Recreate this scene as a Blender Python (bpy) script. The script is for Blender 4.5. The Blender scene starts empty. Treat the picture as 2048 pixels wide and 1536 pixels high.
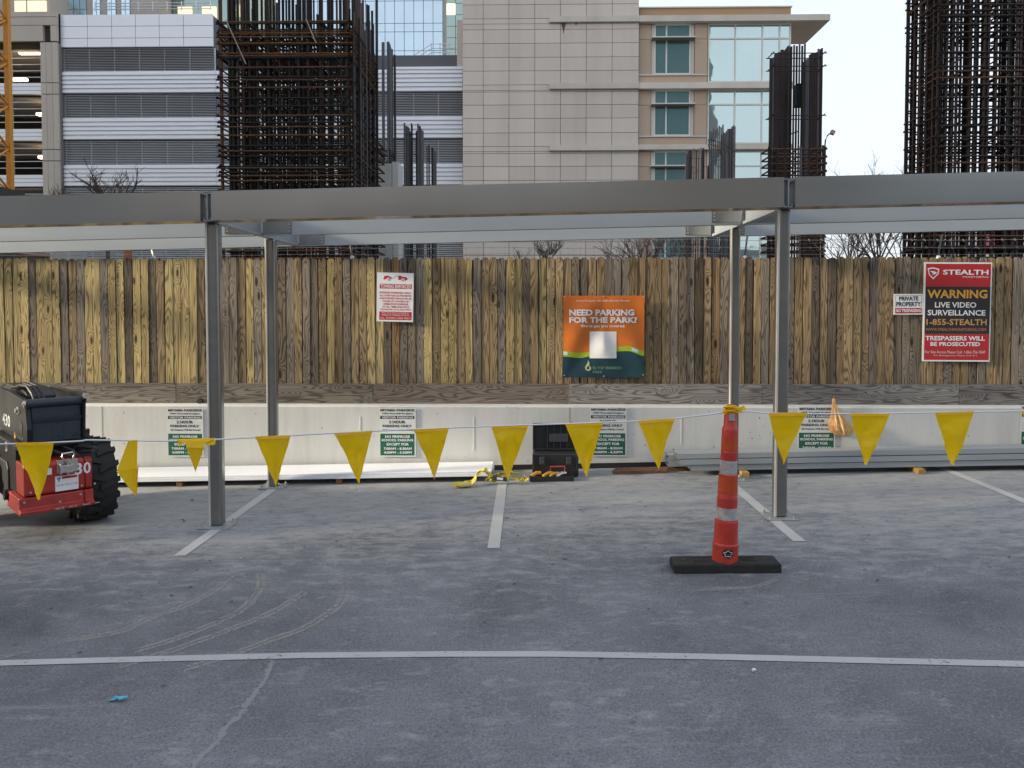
import bpy, bmesh, math, random
from mathutils import Vector, Matrix, Euler, noise as mnoise
random.seed(11)
R = math.radians
scene = bpy.context.scene
col = scene.collection

# ------------------------------------------------------------------ camera
F = 1500.0                     # focal length in photo pixels (photo 2048 wide)
CAMZ = 2.0
YAW, PITCH = R(1.07), R(1.9)   # a little to the left, a little down
cam = bpy.data.cameras.new('camera')
cam.sensor_width = 36.0
cam.lens = F / 2048 * 36.0
cam.shift_y = -96.0 / 2048
cam.clip_end = 2000
camo = bpy.data.objects.new('camera', cam)
camo.location = (0, 0, CAMZ)
camo.rotation_euler = (R(90) - PITCH, 0, YAW)
col.objects.link(camo)
scene.camera = camo

# ------------------------------------------------------------------ sky, sun, exposure
SUN_EL, SUN_AZ = 15.0, 188.5    # azimuth of where the sun stands, degrees counter-clockwise from +X
world = bpy.data.worlds.new('World'); scene.world = world; world.use_nodes = True
wn = world.node_tree; wn.nodes.clear()
sky = wn.nodes.new('ShaderNodeTexSky'); sky.sky_type = 'NISHITA'; sky.sun_disc = False
sky.sun_elevation = R(SUN_EL); sky.sun_rotation = R(90 - SUN_AZ)
sky.air_density = 1.0; sky.dust_density = 6.0; sky.ozone_density = 1.0
bg = wn.nodes.new('ShaderNodeBackground'); bg.inputs['Strength'].default_value = 0.15
wo = wn.nodes.new('ShaderNodeOutputWorld')
# a thin even veil of high cloud whitens the clear sky
veil = wn.nodes.new('ShaderNodeMix'); veil.data_type = 'RGBA'; veil.inputs[0].default_value = 0.68; veil.inputs[7].default_value = (2.95, 3.15, 3.45, 1)
wn.links.new(sky.outputs[0], veil.inputs[6]); wn.links.new(veil.outputs[2], bg.inputs[0]); wn.links.new(bg.outputs[0], wo.inputs[0])
sun = bpy.data.lights.new('sun', 'SUN'); sun.energy = 3.6; sun.angle = R(7); sun.color = (1.0, 0.87, 0.66)
suno = bpy.data.objects.new('sun', sun); col.objects.link(suno)
sd = Vector((math.cos(R(SUN_AZ)) * math.cos(R(SUN_EL)), math.sin(R(SUN_AZ)) * math.cos(R(SUN_EL)), math.sin(R(SUN_EL))))
suno.rotation_euler = sd.to_track_quat('Z', 'Y').to_euler()
suno.location = (-20, -10, 20)
vs = scene.view_settings
vs.view_transform = 'Standard'; vs.look = 'None'; vs.gamma = 1.0; vs.use_curve_mapping = False
vs.exposure = 1.38
scene.cycles.use_denoising = True
scene.cycles.max_bounces = 5; scene.cycles.diffuse_bounces = 3; scene.cycles.glossy_bounces = 3
scene.cycles.transparent_max_bounces = 12

# ------------------------------------------------------------------ where a photo point lies, at a given distance from the camera plane
RM = Euler((R(90) - PITCH, 0, YAW)).to_matrix()
def ray(px, py):
    return RM @ Vector(((px - 1024) / F, -(py - 672) / F, -1.0))
def at(px, py, Y):
    d = ray(px, py); return Vector((0, 0, CAMZ)) + d * (Y / d.y)
SLOPE = 0.021
def zg(x): return SLOPE * x
def gnd(px, py, up=0.0):
    d = ray(px, py); t = (up - CAMZ) / (d.z - SLOPE * d.x)
    return Vector((0, 0, CAMZ)) + d * t

# ------------------------------------------------------------------ materials
MATS = {}
def new_mat(name):
    m = bpy.data.materials.new(name); m.use_nodes = True
    nt = m.node_tree; b = nt.nodes['Principled BSDF']
    MATS[name] = m
    return m, nt, b
def N(nt, t, **kw):
    n = nt.nodes.new(t)
    for k, v in kw.items():
        if k in n.inputs: n.inputs[k].default_value = v
        else: setattr(n, k, v)
    return n
def L(nt, a, b): nt.links.new(a, b)
def coords(nt, scale=(1, 1, 1), space='Object', randomize=True):
    tc = N(nt, 'ShaderNodeTexCoord'); mp = N(nt, 'ShaderNodeMapping'); mp.inputs['Scale'].default_value = scale
    if space == 'World':
        g = N(nt, 'ShaderNodeNewGeometry'); L(nt, g.outputs['Position'], mp.inputs[0]); return mp.outputs[0]
    if randomize:
        oi = N(nt, 'ShaderNodeObjectInfo')
        mul = N(nt, 'ShaderNodeVectorMath', operation='SCALE'); mul.inputs[0].default_value = (37.0, 11.0, 53.0)
        L(nt, oi.outputs['Random'], mul.inputs['Scale'])
        ad = N(nt, 'ShaderNodeVectorMath', operation='ADD')
        L(nt, tc.outputs['Object'], ad.inputs[0]); L(nt, mul.outputs[0], ad.inputs[1])
        L(nt, ad.outputs[0], mp.inputs[0])
    else:
        L(nt, tc.outputs['Object'], mp.inputs[0])
    return mp.outputs[0]
def ramp(nt, fac, stops):
    r = N(nt, 'ShaderNodeValToRGB')
    e = r.color_ramp.elements
    while len(e) < len(stops): e.new(0.5)
    for i, (p, c) in enumerate(stops):
        e[i].position = p; e[i].color = (*c, 1) if len(c) == 3 else c
    L(nt, fac, r.inputs[0]); return r.outputs[0]
def mixc(nt, fac, a, b, blend='MIX'):
    m = N(nt, 'ShaderNodeMix', data_type='RGBA', blend_type=blend)
    def put(sock, v):
        if hasattr(v, 'is_output') or hasattr(v, 'links'): L(nt, v, sock)
        elif isinstance(v, (int, float)): sock.default_value = v
        else: sock.default_value = (*v, 1) if len(v) == 3 else v
    put(m.inputs[0], fac); put(m.inputs[6], a); put(m.inputs[7], b)
    return m.outputs[2]
def mathn(nt, op, a, b=None, c=None, clamp=False):
    m = N(nt, 'ShaderNodeMath', operation=op); m.use_clamp = clamp
    for i, v in enumerate((a, b, c)):
        if v is None: continue
        if isinstance(v, (int, float)): m.inputs[i].default_value = v
        else: L(nt, v, m.inputs[i])
    return m.outputs[0]
def noise(nt, vec, scale, detail=4, rough=0.55, dist=0.0):
    n = N(nt, 'ShaderNodeTexNoise'); n.inputs['Scale'].default_value = scale; n.inputs['Detail'].default_value = detail
    n.inputs['Roughness'].default_value = rough; n.inputs['Distortion'].default_value = dist
    L(nt, vec, n.inputs['Vector']); return n.outputs[0]
def bump(nt, b, h, strength=0.3, dist=0.01):
    n = N(nt, 'ShaderNodeBump'); n.inputs['Strength'].default_value = strength; n.inputs['Distance'].default_value = dist
    L(nt, h, n.inputs['Height']); L(nt, n.outputs[0], b.inputs['Normal'])

def plain(name, c, rough=0.6, metal=0.0, var=0.12, scale=4.0, spec=0.5, bmp=0.0, bscale=60):
    """paint, plastic, rubber, cloth: a colour with uneven tone and gloss"""
    if name in MATS: return MATS[name]
    m, nt, b = new_mat(name)
    v = coords(nt)
    n = noise(nt, v, scale, 5, 0.6)
    cc = mixc(nt, n, tuple(x * (1 - var * 1.6) for x in c), tuple(min(1, x * (1 + var)) for x in c))
    L(nt, cc, b.inputs['Base Color'])
    L(nt, mathn(nt, 'MULTIPLY_ADD', n, 0.2, rough - 0.1), b.inputs['Roughness'])
    b.inputs['Metallic'].default_value = metal
    b.inputs['Specular IOR Level'].default_value = spec
    if bmp: bump(nt, b, noise(nt, v, bscale, 3), bmp, 0.004)
    return m

def wood(name, along, tint=(1, 1, 1), use_color=True, stretch=0.075, dens=1.0, contrast=1.0, freq=135.0, knots=True):
    m, nt, b = new_mat(name)
    sc = [1, 1, 1]; sc[along] = stretch
    v = coords(nt, tuple(sc))
    # knots
    ks = [1, 1, 1]; ks[along] = 0.30
    vk = coords(nt, tuple(ks))
    vo = N(nt, 'ShaderNodeTexVoronoi'); vo.inputs['Scale'].default_value = 6.2 * dens
    L(nt, vk, vo.inputs['Vector'])
    kn = N(nt, 'ShaderNodeMapRange'); kn.inputs[1].default_value = 0.0; kn.inputs[2].default_value = 0.42; kn.inputs[3].default_value = 1; kn.inputs[4].default_value = 0
    L(nt, vo.outputs['Distance'], kn.inputs[0])
    kpow = mathn(nt, 'POWER', kn.outputs[0], 1.6)
    n0 = noise(nt, v, 7.5 * dens, 2, 0.45, 0.4)
    n1 = mathn(nt, 'ADD', n0, mathn(nt, 'MULTIPLY', kpow, 0.30))
    rings = mathn(nt, 'SINE', mathn(nt, 'MULTIPLY', n1, freq))
    rings = mathn(nt, 'MULTIPLY_ADD', rings, 0.5, 0.5)
    v2 = coords(nt, tuple(x * (1 if i != along else 0.25) for i, x in enumerate(sc)))
    fib = noise(nt, v2, 120.0, 3, 0.6)
    blot = noise(nt, v, 2.3, 4, 0.6)
    g = ramp(nt, rings, [(0.0, (0.22,) * 3), (0.22, (0.56,) * 3), (0.5, (0.95,) * 3), (1.0, (1.12,) * 3)])
    g = mixc(nt, 0.75 * contrast, (0.8, 0.8, 0.8), g)
    if use_color:
        oi = N(nt, 'ShaderNodeObjectInfo'); base = oi.outputs['Color']
    else:
        base = N(nt, 'ShaderNodeRGB'); base.outputs[0].default_value = (*tint, 1); base = base.outputs[0]
    c = mixc(nt, 1.0, base, g, 'MULTIPLY')
    # weather-greyed and damp-dark patches
    c = mixc(nt, ramp(nt, blot, [(0.42, (0, 0, 0)), (0.66, (0.75,) * 3)]), c, mixc(nt, 1.0, c, (0.42, 0.40, 0.40), 'MULTIPLY'))
    c = mixc(nt, mathn(nt, 'MULTIPLY', fib, 0.55), c, mixc(nt, 1.0, c, (0.5, 0.48, 0.46), 'MULTIPLY'))
    core = ramp(nt, vo.outputs['Distance'], [(0.0, (1,) * 3), (0.085, (0.9,) * 3), (0.15, (0,) * 3)])
    if knots: c = mixc(nt, core, c, (0.02, 0.013, 0.009))
    L(nt, c, b.inputs['Base Color'])
    b.inputs['Roughness'].default_value = 0.82
    b.inputs['Specular IOR Level'].default_value = 0.25
    bump(nt, b, fib, 0.6, 0.004)
    return m
M_PICKET = wood('weathered_picket_wood', 2, freq=120.0)
M_BOARD = wood('weathered_board_wood', 0, (0.36, 0.31, 0.26), True, 0.10, 1.0, 0.9, 95.0, False)
M_LUMBER = wood('sawn_lumber', 0, (0.5, 0.36, 0.2), True, 0.2, 1.0, 0.5)

def galvanized(name='galvanized_steel', c=(0.39, 0.385, 0.375), rough=0.2, dark=0.85):
    m, nt, b = new_mat(name)
    v = coords(nt)
    vo = N(nt, 'ShaderNodeTexVoronoi'); vo.inputs['Scale'].default_value = 45; L(nt, v, vo.inputs['Vector'])
    n = noise(nt, v, 1.6, 2, 0.5)
    st = noise(nt, coords(nt, (0.12, 2, 3)), 3.0, 2, 0.5)
    f = mathn(nt, 'ADD', mathn(nt, 'MULTIPLY', vo.outputs['Color'], 0.06), mathn(nt, 'MULTIPLY', n, 0.8))
    f = mathn(nt, 'MULTIPLY_ADD', st, 0.5, mathn(nt, 'MULTIPLY', f, 0.6))
    L(nt, mixc(nt, f, tuple(x * dark for x in c), tuple(min(1, x * 1.12) for x in c)), b.inputs['Base Color'])
    b.inputs['Metallic'].default_value = 0.85
    L(nt, mathn(nt, 'MULTIPLY_ADD', f, 0.10, rough - 0.04), b.inputs['Roughness'])
    return m
M_GALV = galvanized()
M_GALVPOST = galvanized('galvanized_post_steel', (0.27, 0.265, 0.25), 0.30, 0.7)
M_GALVPOST.node_tree.nodes['Principled BSDF'].inputs['Metallic'].default_value = 0.75
M_MATTE = galvanized('matte_galvanized_steel', (0.36, 0.395, 0.42), 0.45, 0.85)
M_MATTE.node_tree.nodes['Principled BSDF'].inputs['Metallic'].default_value = 0.45

M_LITEDGE = plain('sunlit_edge_zinc', (0.66, 0.64, 0.57), 0.35, 0.3, 0.1, 2)  # brighter tone paints the sunlit left edge of the posts
def deck_mat():
    m, nt, b = new_mat('coated_parking_deck')
    v = coords(nt, (1, 1, 1), 'World')
    fine = noise(nt, v, 75, 3, 0.75)
    mid = noise(nt, v, 1.1, 6, 0.62, 0.4)
    big = noise(nt, v, 0.35, 4, 0.55, 0.3)
    scuff = noise(nt, coords(nt, (0.9, 1.9, 1), 'World'), 4.6, 9, 0.76, 0.3)
    scuff2 = noise(nt, coords(nt, (1.2, 1.9, 1), 'World'), 8.0, 8, 0.78, 0.9)
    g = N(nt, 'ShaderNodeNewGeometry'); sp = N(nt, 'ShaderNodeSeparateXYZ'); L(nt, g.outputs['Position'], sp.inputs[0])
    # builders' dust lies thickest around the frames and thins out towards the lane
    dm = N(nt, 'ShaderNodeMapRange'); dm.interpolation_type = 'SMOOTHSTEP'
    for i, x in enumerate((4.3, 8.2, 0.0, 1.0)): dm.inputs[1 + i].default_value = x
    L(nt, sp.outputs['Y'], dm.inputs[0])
    base = mixc(nt, ramp(nt, mid, [(0.3, (0, 0, 0)), (0.7, (1,) * 3)]), (0.076, 0.082, 0.094), (0.180, 0.190, 0.211))
    base = mixc(nt, ramp(nt, big, [(0.40, (0, 0, 0)), (0.62, (0.6,) * 3)]), base, (0.19, 0.202, 0.225))
    base = mixc(nt, ramp(nt, fine, [(0.30, (0.8,) * 3), (0.50, (0, 0, 0))]), base, (0.045, 0.048, 0.056))
    base = mixc(nt, ramp(nt, fine, [(0.56, (0, 0, 0)), (0.70, (0.6,) * 3)]), base, (0.30, 0.31, 0.33))
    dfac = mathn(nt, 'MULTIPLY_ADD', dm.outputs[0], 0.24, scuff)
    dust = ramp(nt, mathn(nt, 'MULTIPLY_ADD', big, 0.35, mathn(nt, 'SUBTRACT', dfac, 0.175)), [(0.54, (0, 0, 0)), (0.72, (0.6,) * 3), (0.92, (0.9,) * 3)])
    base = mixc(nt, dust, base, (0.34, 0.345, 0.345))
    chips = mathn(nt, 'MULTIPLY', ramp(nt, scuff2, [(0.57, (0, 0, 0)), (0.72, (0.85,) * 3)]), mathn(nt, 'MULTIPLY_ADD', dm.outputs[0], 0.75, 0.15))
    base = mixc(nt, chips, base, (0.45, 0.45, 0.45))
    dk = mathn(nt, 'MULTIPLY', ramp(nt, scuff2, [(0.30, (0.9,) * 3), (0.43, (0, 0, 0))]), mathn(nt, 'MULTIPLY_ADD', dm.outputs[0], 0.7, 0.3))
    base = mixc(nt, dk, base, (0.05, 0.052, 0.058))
    streak = noise(nt, coords(nt, (0.16, 2.4, 1), 'World'), 3.0, 6, 0.72)
    base = mixc(nt, ramp(nt, streak, [(0.58, (0, 0, 0)), (0.74, (0.55,) * 3)]), base, (0.27, 0.28, 0.295))
    vd = N(nt, 'ShaderNodeTexVoronoi'); vd.inputs['Scale'].default_value = 2.6; L(nt, v, vd.inputs['Vector'])
    base = mixc(nt, ramp(nt, mathn(nt, 'MULTIPLY_ADD', fine, 0.05, vd.outputs['Distance']), [(0.045, (0.8,) * 3), (0.085, (0, 0, 0))]), base, (0.03, 0.031, 0.035))
    L(nt, base, b.inputs['Base Color'])
    L(nt, mathn(nt, 'MULTIPLY_ADD', mid, 0.25, 0.62), b.inputs['Roughness'])
    b.inputs['Specular IOR Level'].default_value = 0.35
    bump(nt, b, fine, 0.4, 0.004)
    return m
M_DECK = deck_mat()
def worn_paint(name, c, holes=0.40, scale=26, amax=1.0):
    m, nt, b = new_mat(name)
    v = coords(nt, (1, 1, 1), 'World')
    n = noise(nt, v, scale, 6, 0.75); n2 = noise(nt, v, 2.2, 4, 0.6)
    L(nt, mixc(nt, n2, tuple(x * 0.72 for x in c), c), b.inputs['Base Color'])
    b.inputs['Roughness'].default_value = 0.75
    a = ramp(nt, mathn(nt, 'MULTIPLY_ADD', n2, 0.25, n), [(holes, (0, 0, 0)), (holes + 0.08, (1,) * 3)])
    if amax < 1: a = mathn(nt, 'MULTIPLY', a, amax)
    L(nt, a, b.inputs['Alpha'])
    return m
M_LINE = worn_paint('worn_white_line_paint', (0.45, 0.46, 0.47), 0.44)
M_LINE2 = worn_paint('white_stall_paint', (0.50, 0.50, 0.49), 0.36, scale=18)
M_TRACK = worn_paint('dusty_tyre_marks', (0.40, 0.40, 0.39), 0.42, scale=7, amax=0.42)
M_SCUFF = worn_paint('dusty_scuff', (0.36, 0.36, 0.355), 0.50, scale=9, amax=0.30)
M_CRACK = worn_paint('crack_filler', (0.29, 0.295, 0.30), 0.46, scale=22, amax=0.85)

def wallmat(name, c, streak=0.25, speck=True, scale=1.0):
    m, nt, b = new_mat(name)
    v = coords(nt, (1, 1, 1), 'World')
    n = noise(nt, v, 1.2 * scale, 5, 0.6); s = noise(nt, coords(nt, (3 * scale, 3 * scale, 0.35 * scale), 'World'), 2.0, 5, 0.6)
    cc = mixc(nt, n, tuple(x * 0.86 for x in c), tuple(min(1, x * 1.06) for x in c))
    cc = mixc(nt, ramp(nt, s, [(0.45, (0, 0, 0)), (0.8, (streak * 2,) * 3)]), cc, tuple(x * 0.55 for x in c))
    if speck:
        p = noise(nt, v, 22 * scale, 2, 0.5)
        cc = mixc(nt, ramp(nt, p, [(0.22, (0.9,) * 3), (0.27, (0, 0, 0))]), cc, tuple(x * 0.35 for x in c))
    oi = N(nt, 'ShaderNodeObjectInfo'); rv = mathn(nt, 'MULTIPLY_ADD', oi.outputs['Random'], 0.10, 0.92)
    cb_ = N(nt, 'ShaderNodeCombineColor'); [L(nt, rv, cb_.inputs[i]) for i in range(3)]
    cc = mixc(nt, 1.0, cc, cb_.outputs[0], 'MULTIPLY')
    L(nt, cc, b.inputs['Base Color']); b.inputs['Roughness'].default_value = 0.8
    b.inputs['Specular IOR Level'].default_value = 0.3
    bump(nt, b, noise(nt, v, 40 * scale, 4, 0.6), 0.25, 0.004)
    return m
M_WALL = wallmat('cream_painted_concrete', (0.68, 0.675, 0.645), 0.2)
M_CONC = wallmat('raw_concrete', (0.42, 0.415, 0.40), 0.3)
M_STONE = wallmat('pale_stone_panels', (0.66, 0.595, 0.54), 0.16, False, 0.12)
M_STONE2 = wallmat('pale_stone_ledge', (0.64, 0.60, 0.54), 0.2, False, 0.12)
M_JOINT = plain('dark_joint', (0.24, 0.205, 0.19), 0.9)
M_TAN = wallmat('tan_stucco', (0.50, 0.385, 0.295), 0.08, False, 0.15)
M_TAN2 = wallmat('ochre_stucco', (0.44, 0.30, 0.17), 0.08, False, 0.15)
M_BEIGE = wallmat('beige_precast', (0.56, 0.50, 0.44), 0.12, False, 0.12)
M_BRICK = wallmat('brown_facade', (0.40, 0.285, 0.19), 0.2, False, 0.2)
M_SOIL = wallmat('site_soil', (0.17, 0.15, 0.12), 0.3, False, 0.3)
M_ALU = plain('ribbed_aluminium', (0.76, 0.78, 0.83), 0.45, 0.35, 0.08, 0.5)
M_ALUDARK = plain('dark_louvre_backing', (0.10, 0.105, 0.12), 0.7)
M_LOUVRE = plain('louvre_aluminium', (0.80, 0.82, 0.86), 0.5, 0.3, 0.1, 0.5)
M_SIDING = plain('white_siding_panel', (0.74, 0.76, 0.80), 0.4, 0.0, 0.05, 2)
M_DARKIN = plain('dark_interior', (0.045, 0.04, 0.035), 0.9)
M_WINFRAME = plain('white_window_frame', (0.68, 0.68, 0.66), 0.5)
def glass(name, c, rough=0.04, metal=0.55):
    m, nt, b = new_mat(name)
    v = coords(nt, (1, 1, 1), 'World')
    n = noise(nt, v, 0.25, 3, 0.5)
    L(nt, mixc(nt, n, tuple(x * 0.8 for x in c), c), b.inputs['Base Color'])
    b.inputs['Metallic'].default_value = metal; b.inputs['Roughness'].default_value = rough
    bump(nt, b, n, 0.05, 0.4)
    return m
M_TEAL = glass('teal_window_glass', (0.33, 0.56, 0.55), 0.02, 0.8)
M_PALEGL = glass('pale_window_glass', (0.60, 0.72, 0.69), 0.02, 0.85)
M_BLUEGL = glass('blue_curtain_glass', (0.55, 0.68, 0.78), 0.05, 0.85)
M_GREENGL = glass('green_curtain_glass', (0.35, 0.45, 0.42), 0.05, 0.7)
def emit(name, c, s):
    m, nt, b = new_mat(name)
    b.inputs['Base Color'].default_value = (*c, 1); b.inputs['Emission Color'].default_value = (*c, 1); b.inputs['Emission Strength'].default_value = s
    return m
M_LAMP = emit('lit_lamp_diffuser', (1.0, 0.74, 0.45), 2.2)
M_ROOMLIT = emit('lit_room_window', (1.0, 0.86, 0.55), 0.35)
def rebar_mat():
    m, nt, b = new_mat('rusty_rebar')
    oi = N(nt, 'ShaderNodeObjectInfo'); n = noise(nt, coords(nt, (1, 1, 1), 'World'), 3.0, 6, 0.7)
    c = mixc(nt, ramp(nt, n, [(0.45, (0, 0, 0)), (0.7, (0.8,) * 3)]), oi.outputs['Color'], mixc(nt, 1.0, oi.outputs['Color'], (1.9, 1.35, 1.0), 'MULTIPLY'))
    L(nt, c, b.inputs['Base Color']); b.inputs['Roughness'].default_value = 0.75; b.inputs['Metallic'].default_value = 0.2
    return m
M_REBAR = rebar_mat()
M_BARK = plain('bare_bark', (0.11, 0.085, 0.075), 0.9)
M_CRANE = plain('orange_yellow_crane_paint', (0.62, 0.27, 0.03), 0.5, 0, 0.15)
M_BLACK = plain('black_plastic', (0.018, 0.018, 0.02), 0.5, 0, 0.2)
M_RUBBER = plain('dusty_black_rubber', (0.034, 0.033, 0.032), 0.85, 0, 0.5, 6, 0.3, 0.4)
M_LOADBLK = plain('dark_machine_paint', (0.012, 0.013, 0.015), 0.42, 0, 0.25, 3, 0.3)
M_LOADGREY = plain('grey_machine_steel', (0.035, 0.045, 0.06), 0.42, 0.1, 0.2, 3, 0.4)
M_LOADRED = plain('red_machine_paint', (0.38, 0.03, 0.022), 0.42, 0, 0.38, 7, 0.5, 0.15, 30)
M_STEEL = plain('bright_zinc', (0.55, 0.53, 0.48), 0.35, 0.8, 0.2, 20)
M_WHITEP = plain('white_print', (0.75, 0.75, 0.76), 0.5, 0, 0.06)
M_ROPE = plain('white_cord', (0.72, 0.73, 0.76), 0.6)
M_WIRE = plain('dull_wire', (0.30, 0.30, 0.29), 0.5, 0.5)
def pennant_mat():
    m, nt, b = new_mat('yellow_pennant_plastic')
    v = coords(nt); n = noise(nt, v, 9, 5, 0.65)
    L(nt, mixc(nt, n, (0.93, 0.60, 0.002), (0.97, 0.70, 0.004)), b.inputs['Base Color'])
    b.inputs['Roughness'].default_value = 0.42
    tr = N(nt, 'ShaderNodeBsdfTranslucent'); tr.inputs[0].default_value = (0.95, 0.62, 0.006, 1)
    mx = N(nt, 'ShaderNodeMixShader'); mx.inputs[0].default_value = 0.5
    out = nt.nodes['Material Output']
    L(nt, b.outputs[0], mx.inputs[1]); L(nt, tr.outputs[0], mx.inputs[2]); L(nt, mx.outputs[0], out.inputs[0])
    bump(nt, b, noise(nt, v, 9, 4, 0.6), 0.5, 0.03)
    return m
M_PENNANT = pennant_mat()
M_CONE = plain('orange_red_plastic', (0.50, 0.042, 0.03), 0.45, 0, 0.28, 12)
M_CONE2 = plain('orange_reflective_band', (0.46, 0.06, 0.014), 0.4, 0, 0.15, 9)
M_CONEW = plain('dirty_white_reflective_band', (0.42, 0.41, 0.40), 0.5, 0, 0.55, 16)
M_STRAP = plain('yellow_webbing', (0.62, 0.52, 0.07), 0.8, 0, 0.25, 14)
M_BAG = plain('crumpled_tan_plastic_bag', (0.80, 0.45, 0.20), 0.3, 0, 0.4, 25)
PC = {}
def paint(c):
    k = tuple(round(x, 3) for x in c)
    if k not in PC:
        PC[k] = plain('print_%02x%02x%02x' % tuple(int(min(1, x) * 255) for x in k), k, 0.5, 0, 0.07, 7)
    return PC[k]

# ------------------------------------------------------------------ building blocks
class MB:
    def __init__(s): s.v = []; s.f = []
    def add(s, vs, fs):
        o = len(s.v); s.v += [tuple(v) for v in vs]; s.f += [tuple(i + o for i in f) for f in fs]; return s
    def box(s, x0, x1, y0, y1, z0, z1, rot=None):
        vs = [Vector((x, y, z)) for z in (z0, z1) for y in (y0, y1) for x in (x0, x1)]
        if rot is not None: vs = [rot @ v for v in vs]
        return s.add(vs, [(0, 2, 3, 1), (4, 5, 7, 6), (0, 1, 5, 4), (2, 6, 7, 3), (0, 4, 6, 2), (1, 3, 7, 5)])
    def cbox(s, c, size, rot=None):
        c = Vector(c); h = Vector(size) / 2
        vs = [Vector((x, y, z)) for z in (-h.z, h.z) for y in (-h.y, h.y) for x in (-h.x, h.x)]
        if rot is not None: vs = [rot @ v for v in vs]
        return s.add([v + c for v in vs], [(0, 2, 3, 1), (4, 5, 7, 6), (0, 1, 5, 4), (2, 6, 7, 3), (0, 4, 6, 2), (1, 3, 7, 5)])
    def prism(s, pts, ax, a0, a1):
        """polygon (list of 2-D points) extruded along axis ax ('x','y','z')"""
        n = len(pts); vs = []
        for a in (a0, a1):
            for p in pts:
                vs.append({'x': (a, p[0], p[1]), 'y': (p[0], a, p[1]), 'z': (p[0], p[1], a)}[ax])
        fs = [tuple(range(n - 1, -1, -1)), tuple(range(n, 2 * n))] + [(i, (i + 1) % n, n + (i + 1) % n, n + i) for i in range(n)]
        return s.add(vs, fs)
    def tube(s, pts, r, k=6, r1=None, cap=True):
        pts = [Vector(p) for p in pts]; n = len(pts); vs = []; fs = []
        for i, p in enumerate(pts):
            d = (pts[min(i + 1, n - 1)] - pts[max(i - 1, 0)]).normalized()
            up = Vector((0, 0, 1)) if abs(d.z) < 0.9 else Vector((1, 0, 0))
            a = d.cross(up).normalized(); b = a.cross(d)
            rr = r if r1 is None else r + (r1 - r) * i / max(1, n - 1)
            for j in range(k):
                t = 2 * math.pi * j / k
                vs.append(p + a * rr * math.cos(t) + b * rr * math.sin(t))
        for i in range(n - 1):
            for j in range(k):
                fs.append((i * k + j, i * k + (j + 1) % k, (i + 1) * k + (j + 1) % k, (i + 1) * k + j))
        if cap: fs += [tuple(range(k - 1, -1, -1)), tuple(range((n - 1) * k, n * k))]
        return s.add(vs, fs)
    def lathe(s, prof, k=24, axis=None, centre=(0, 0, 0), cap=True):
        """profile of (radius, height) round +Z, or round the given axis"""
        vs = []; fs = []; q = Vector((0, 0, 1)).rotation_difference(Vector(axis)) if axis is not None else None
        for (r, h) in prof:
            for j in range(k):
                t = 2 * math.pi * j / k; p = Vector((r * math.cos(t), r * math.sin(t), h))
                if q is not None: p = q @ p
                vs.append(p + Vector(centre))
        for i in range(len(prof) - 1):
            for j in range(k):
                fs.append((i * k + j, i * k + (j + 1) % k, (i + 1) * k + (j + 1) % k, (i + 1) * k + j))
        if cap: fs += [tuple(range(k - 1, -1, -1)), tuple(range((len(prof) - 1) * k, len(prof) * k))]
        return s.add(vs, fs)
    def mesh(s, name, off=Vector((0, 0, 0))):
        me = bpy.data.meshes.new(name)
        me.from_pydata([tuple(Vector(v) - off) for v in s.v], [], s.f); me.update()
        return me
    def build(s, name, mat, parent=None, origin=None, smooth=False, bevel=0.0, local=False, bevseg=2):
        """ONE mesh object; vertices are given in world space unless local"""
        pw = wl(parent) if parent else Vector((0, 0, 0))
        org = Vector((0, 0, 0)) if local else (Vector(origin) if origin is not None else (pw if parent else Vector((0, 0, 0))))
        me = s.mesh(name, org if not local else Vector((0, 0, 0)))
        o = bpy.data.objects.new(name, me); col.objects.link(o)
        if parent: o.parent = parent
        if not local: o.location = org - pw
        if mat: me.materials.append(mat)
        if smooth:
            for p in me.polygons: p.use_smooth = True
            md = o.modifiers.new('edge', 'EDGE_SPLIT'); md.split_angle = R(38)
        if bevel:
            md = o.modifiers.new('bevel', 'BEVEL'); md.width = bevel; md.segments = bevseg; md.limit_method = 'ANGLE'; md.angle_limit = R(35)
        return o
def wl(o):
    v = Vector((0, 0, 0))
    while o is not None: v += o.location; o = o.parent
    return v
def tag(o, label=None, cat=None, group=None, kind=None):
    if label: o['label'] = label
    if cat: o['category'] = cat
    if group: o['group'] = group
    if kind: o['kind'] = kind
    return o
def empty(name, loc, rz=0.0, label=None, cat=None, group=None):
    o = bpy.data.objects.new(name, None); col.objects.link(o); o.location = loc; o.rotation_euler = (0, 0, rz)
    o.empty_display_size = 0.1
    return tag(o, label, cat, group)
def inst(name, me, parent, loc, scale=(1, 1, 1), rot=(0, 0, 0), color=None):
    """a further object on shared mesh data; loc in world space"""
    o = bpy.data.objects.new(name, me); col.objects.link(o); o.parent = parent
    o.location = Vector(loc) - (wl(parent) if parent else Vector((0, 0, 0)))
    o.scale = scale; o.rotation_euler = rot
    if color: o.color = (*color, 1)
    return o
def copy_tree(o, parent=None):
    c = o.copy(); col.objects.link(c); c.parent = parent
    for ch in list(o.children): copy_tree(ch, c)
    return c
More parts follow.
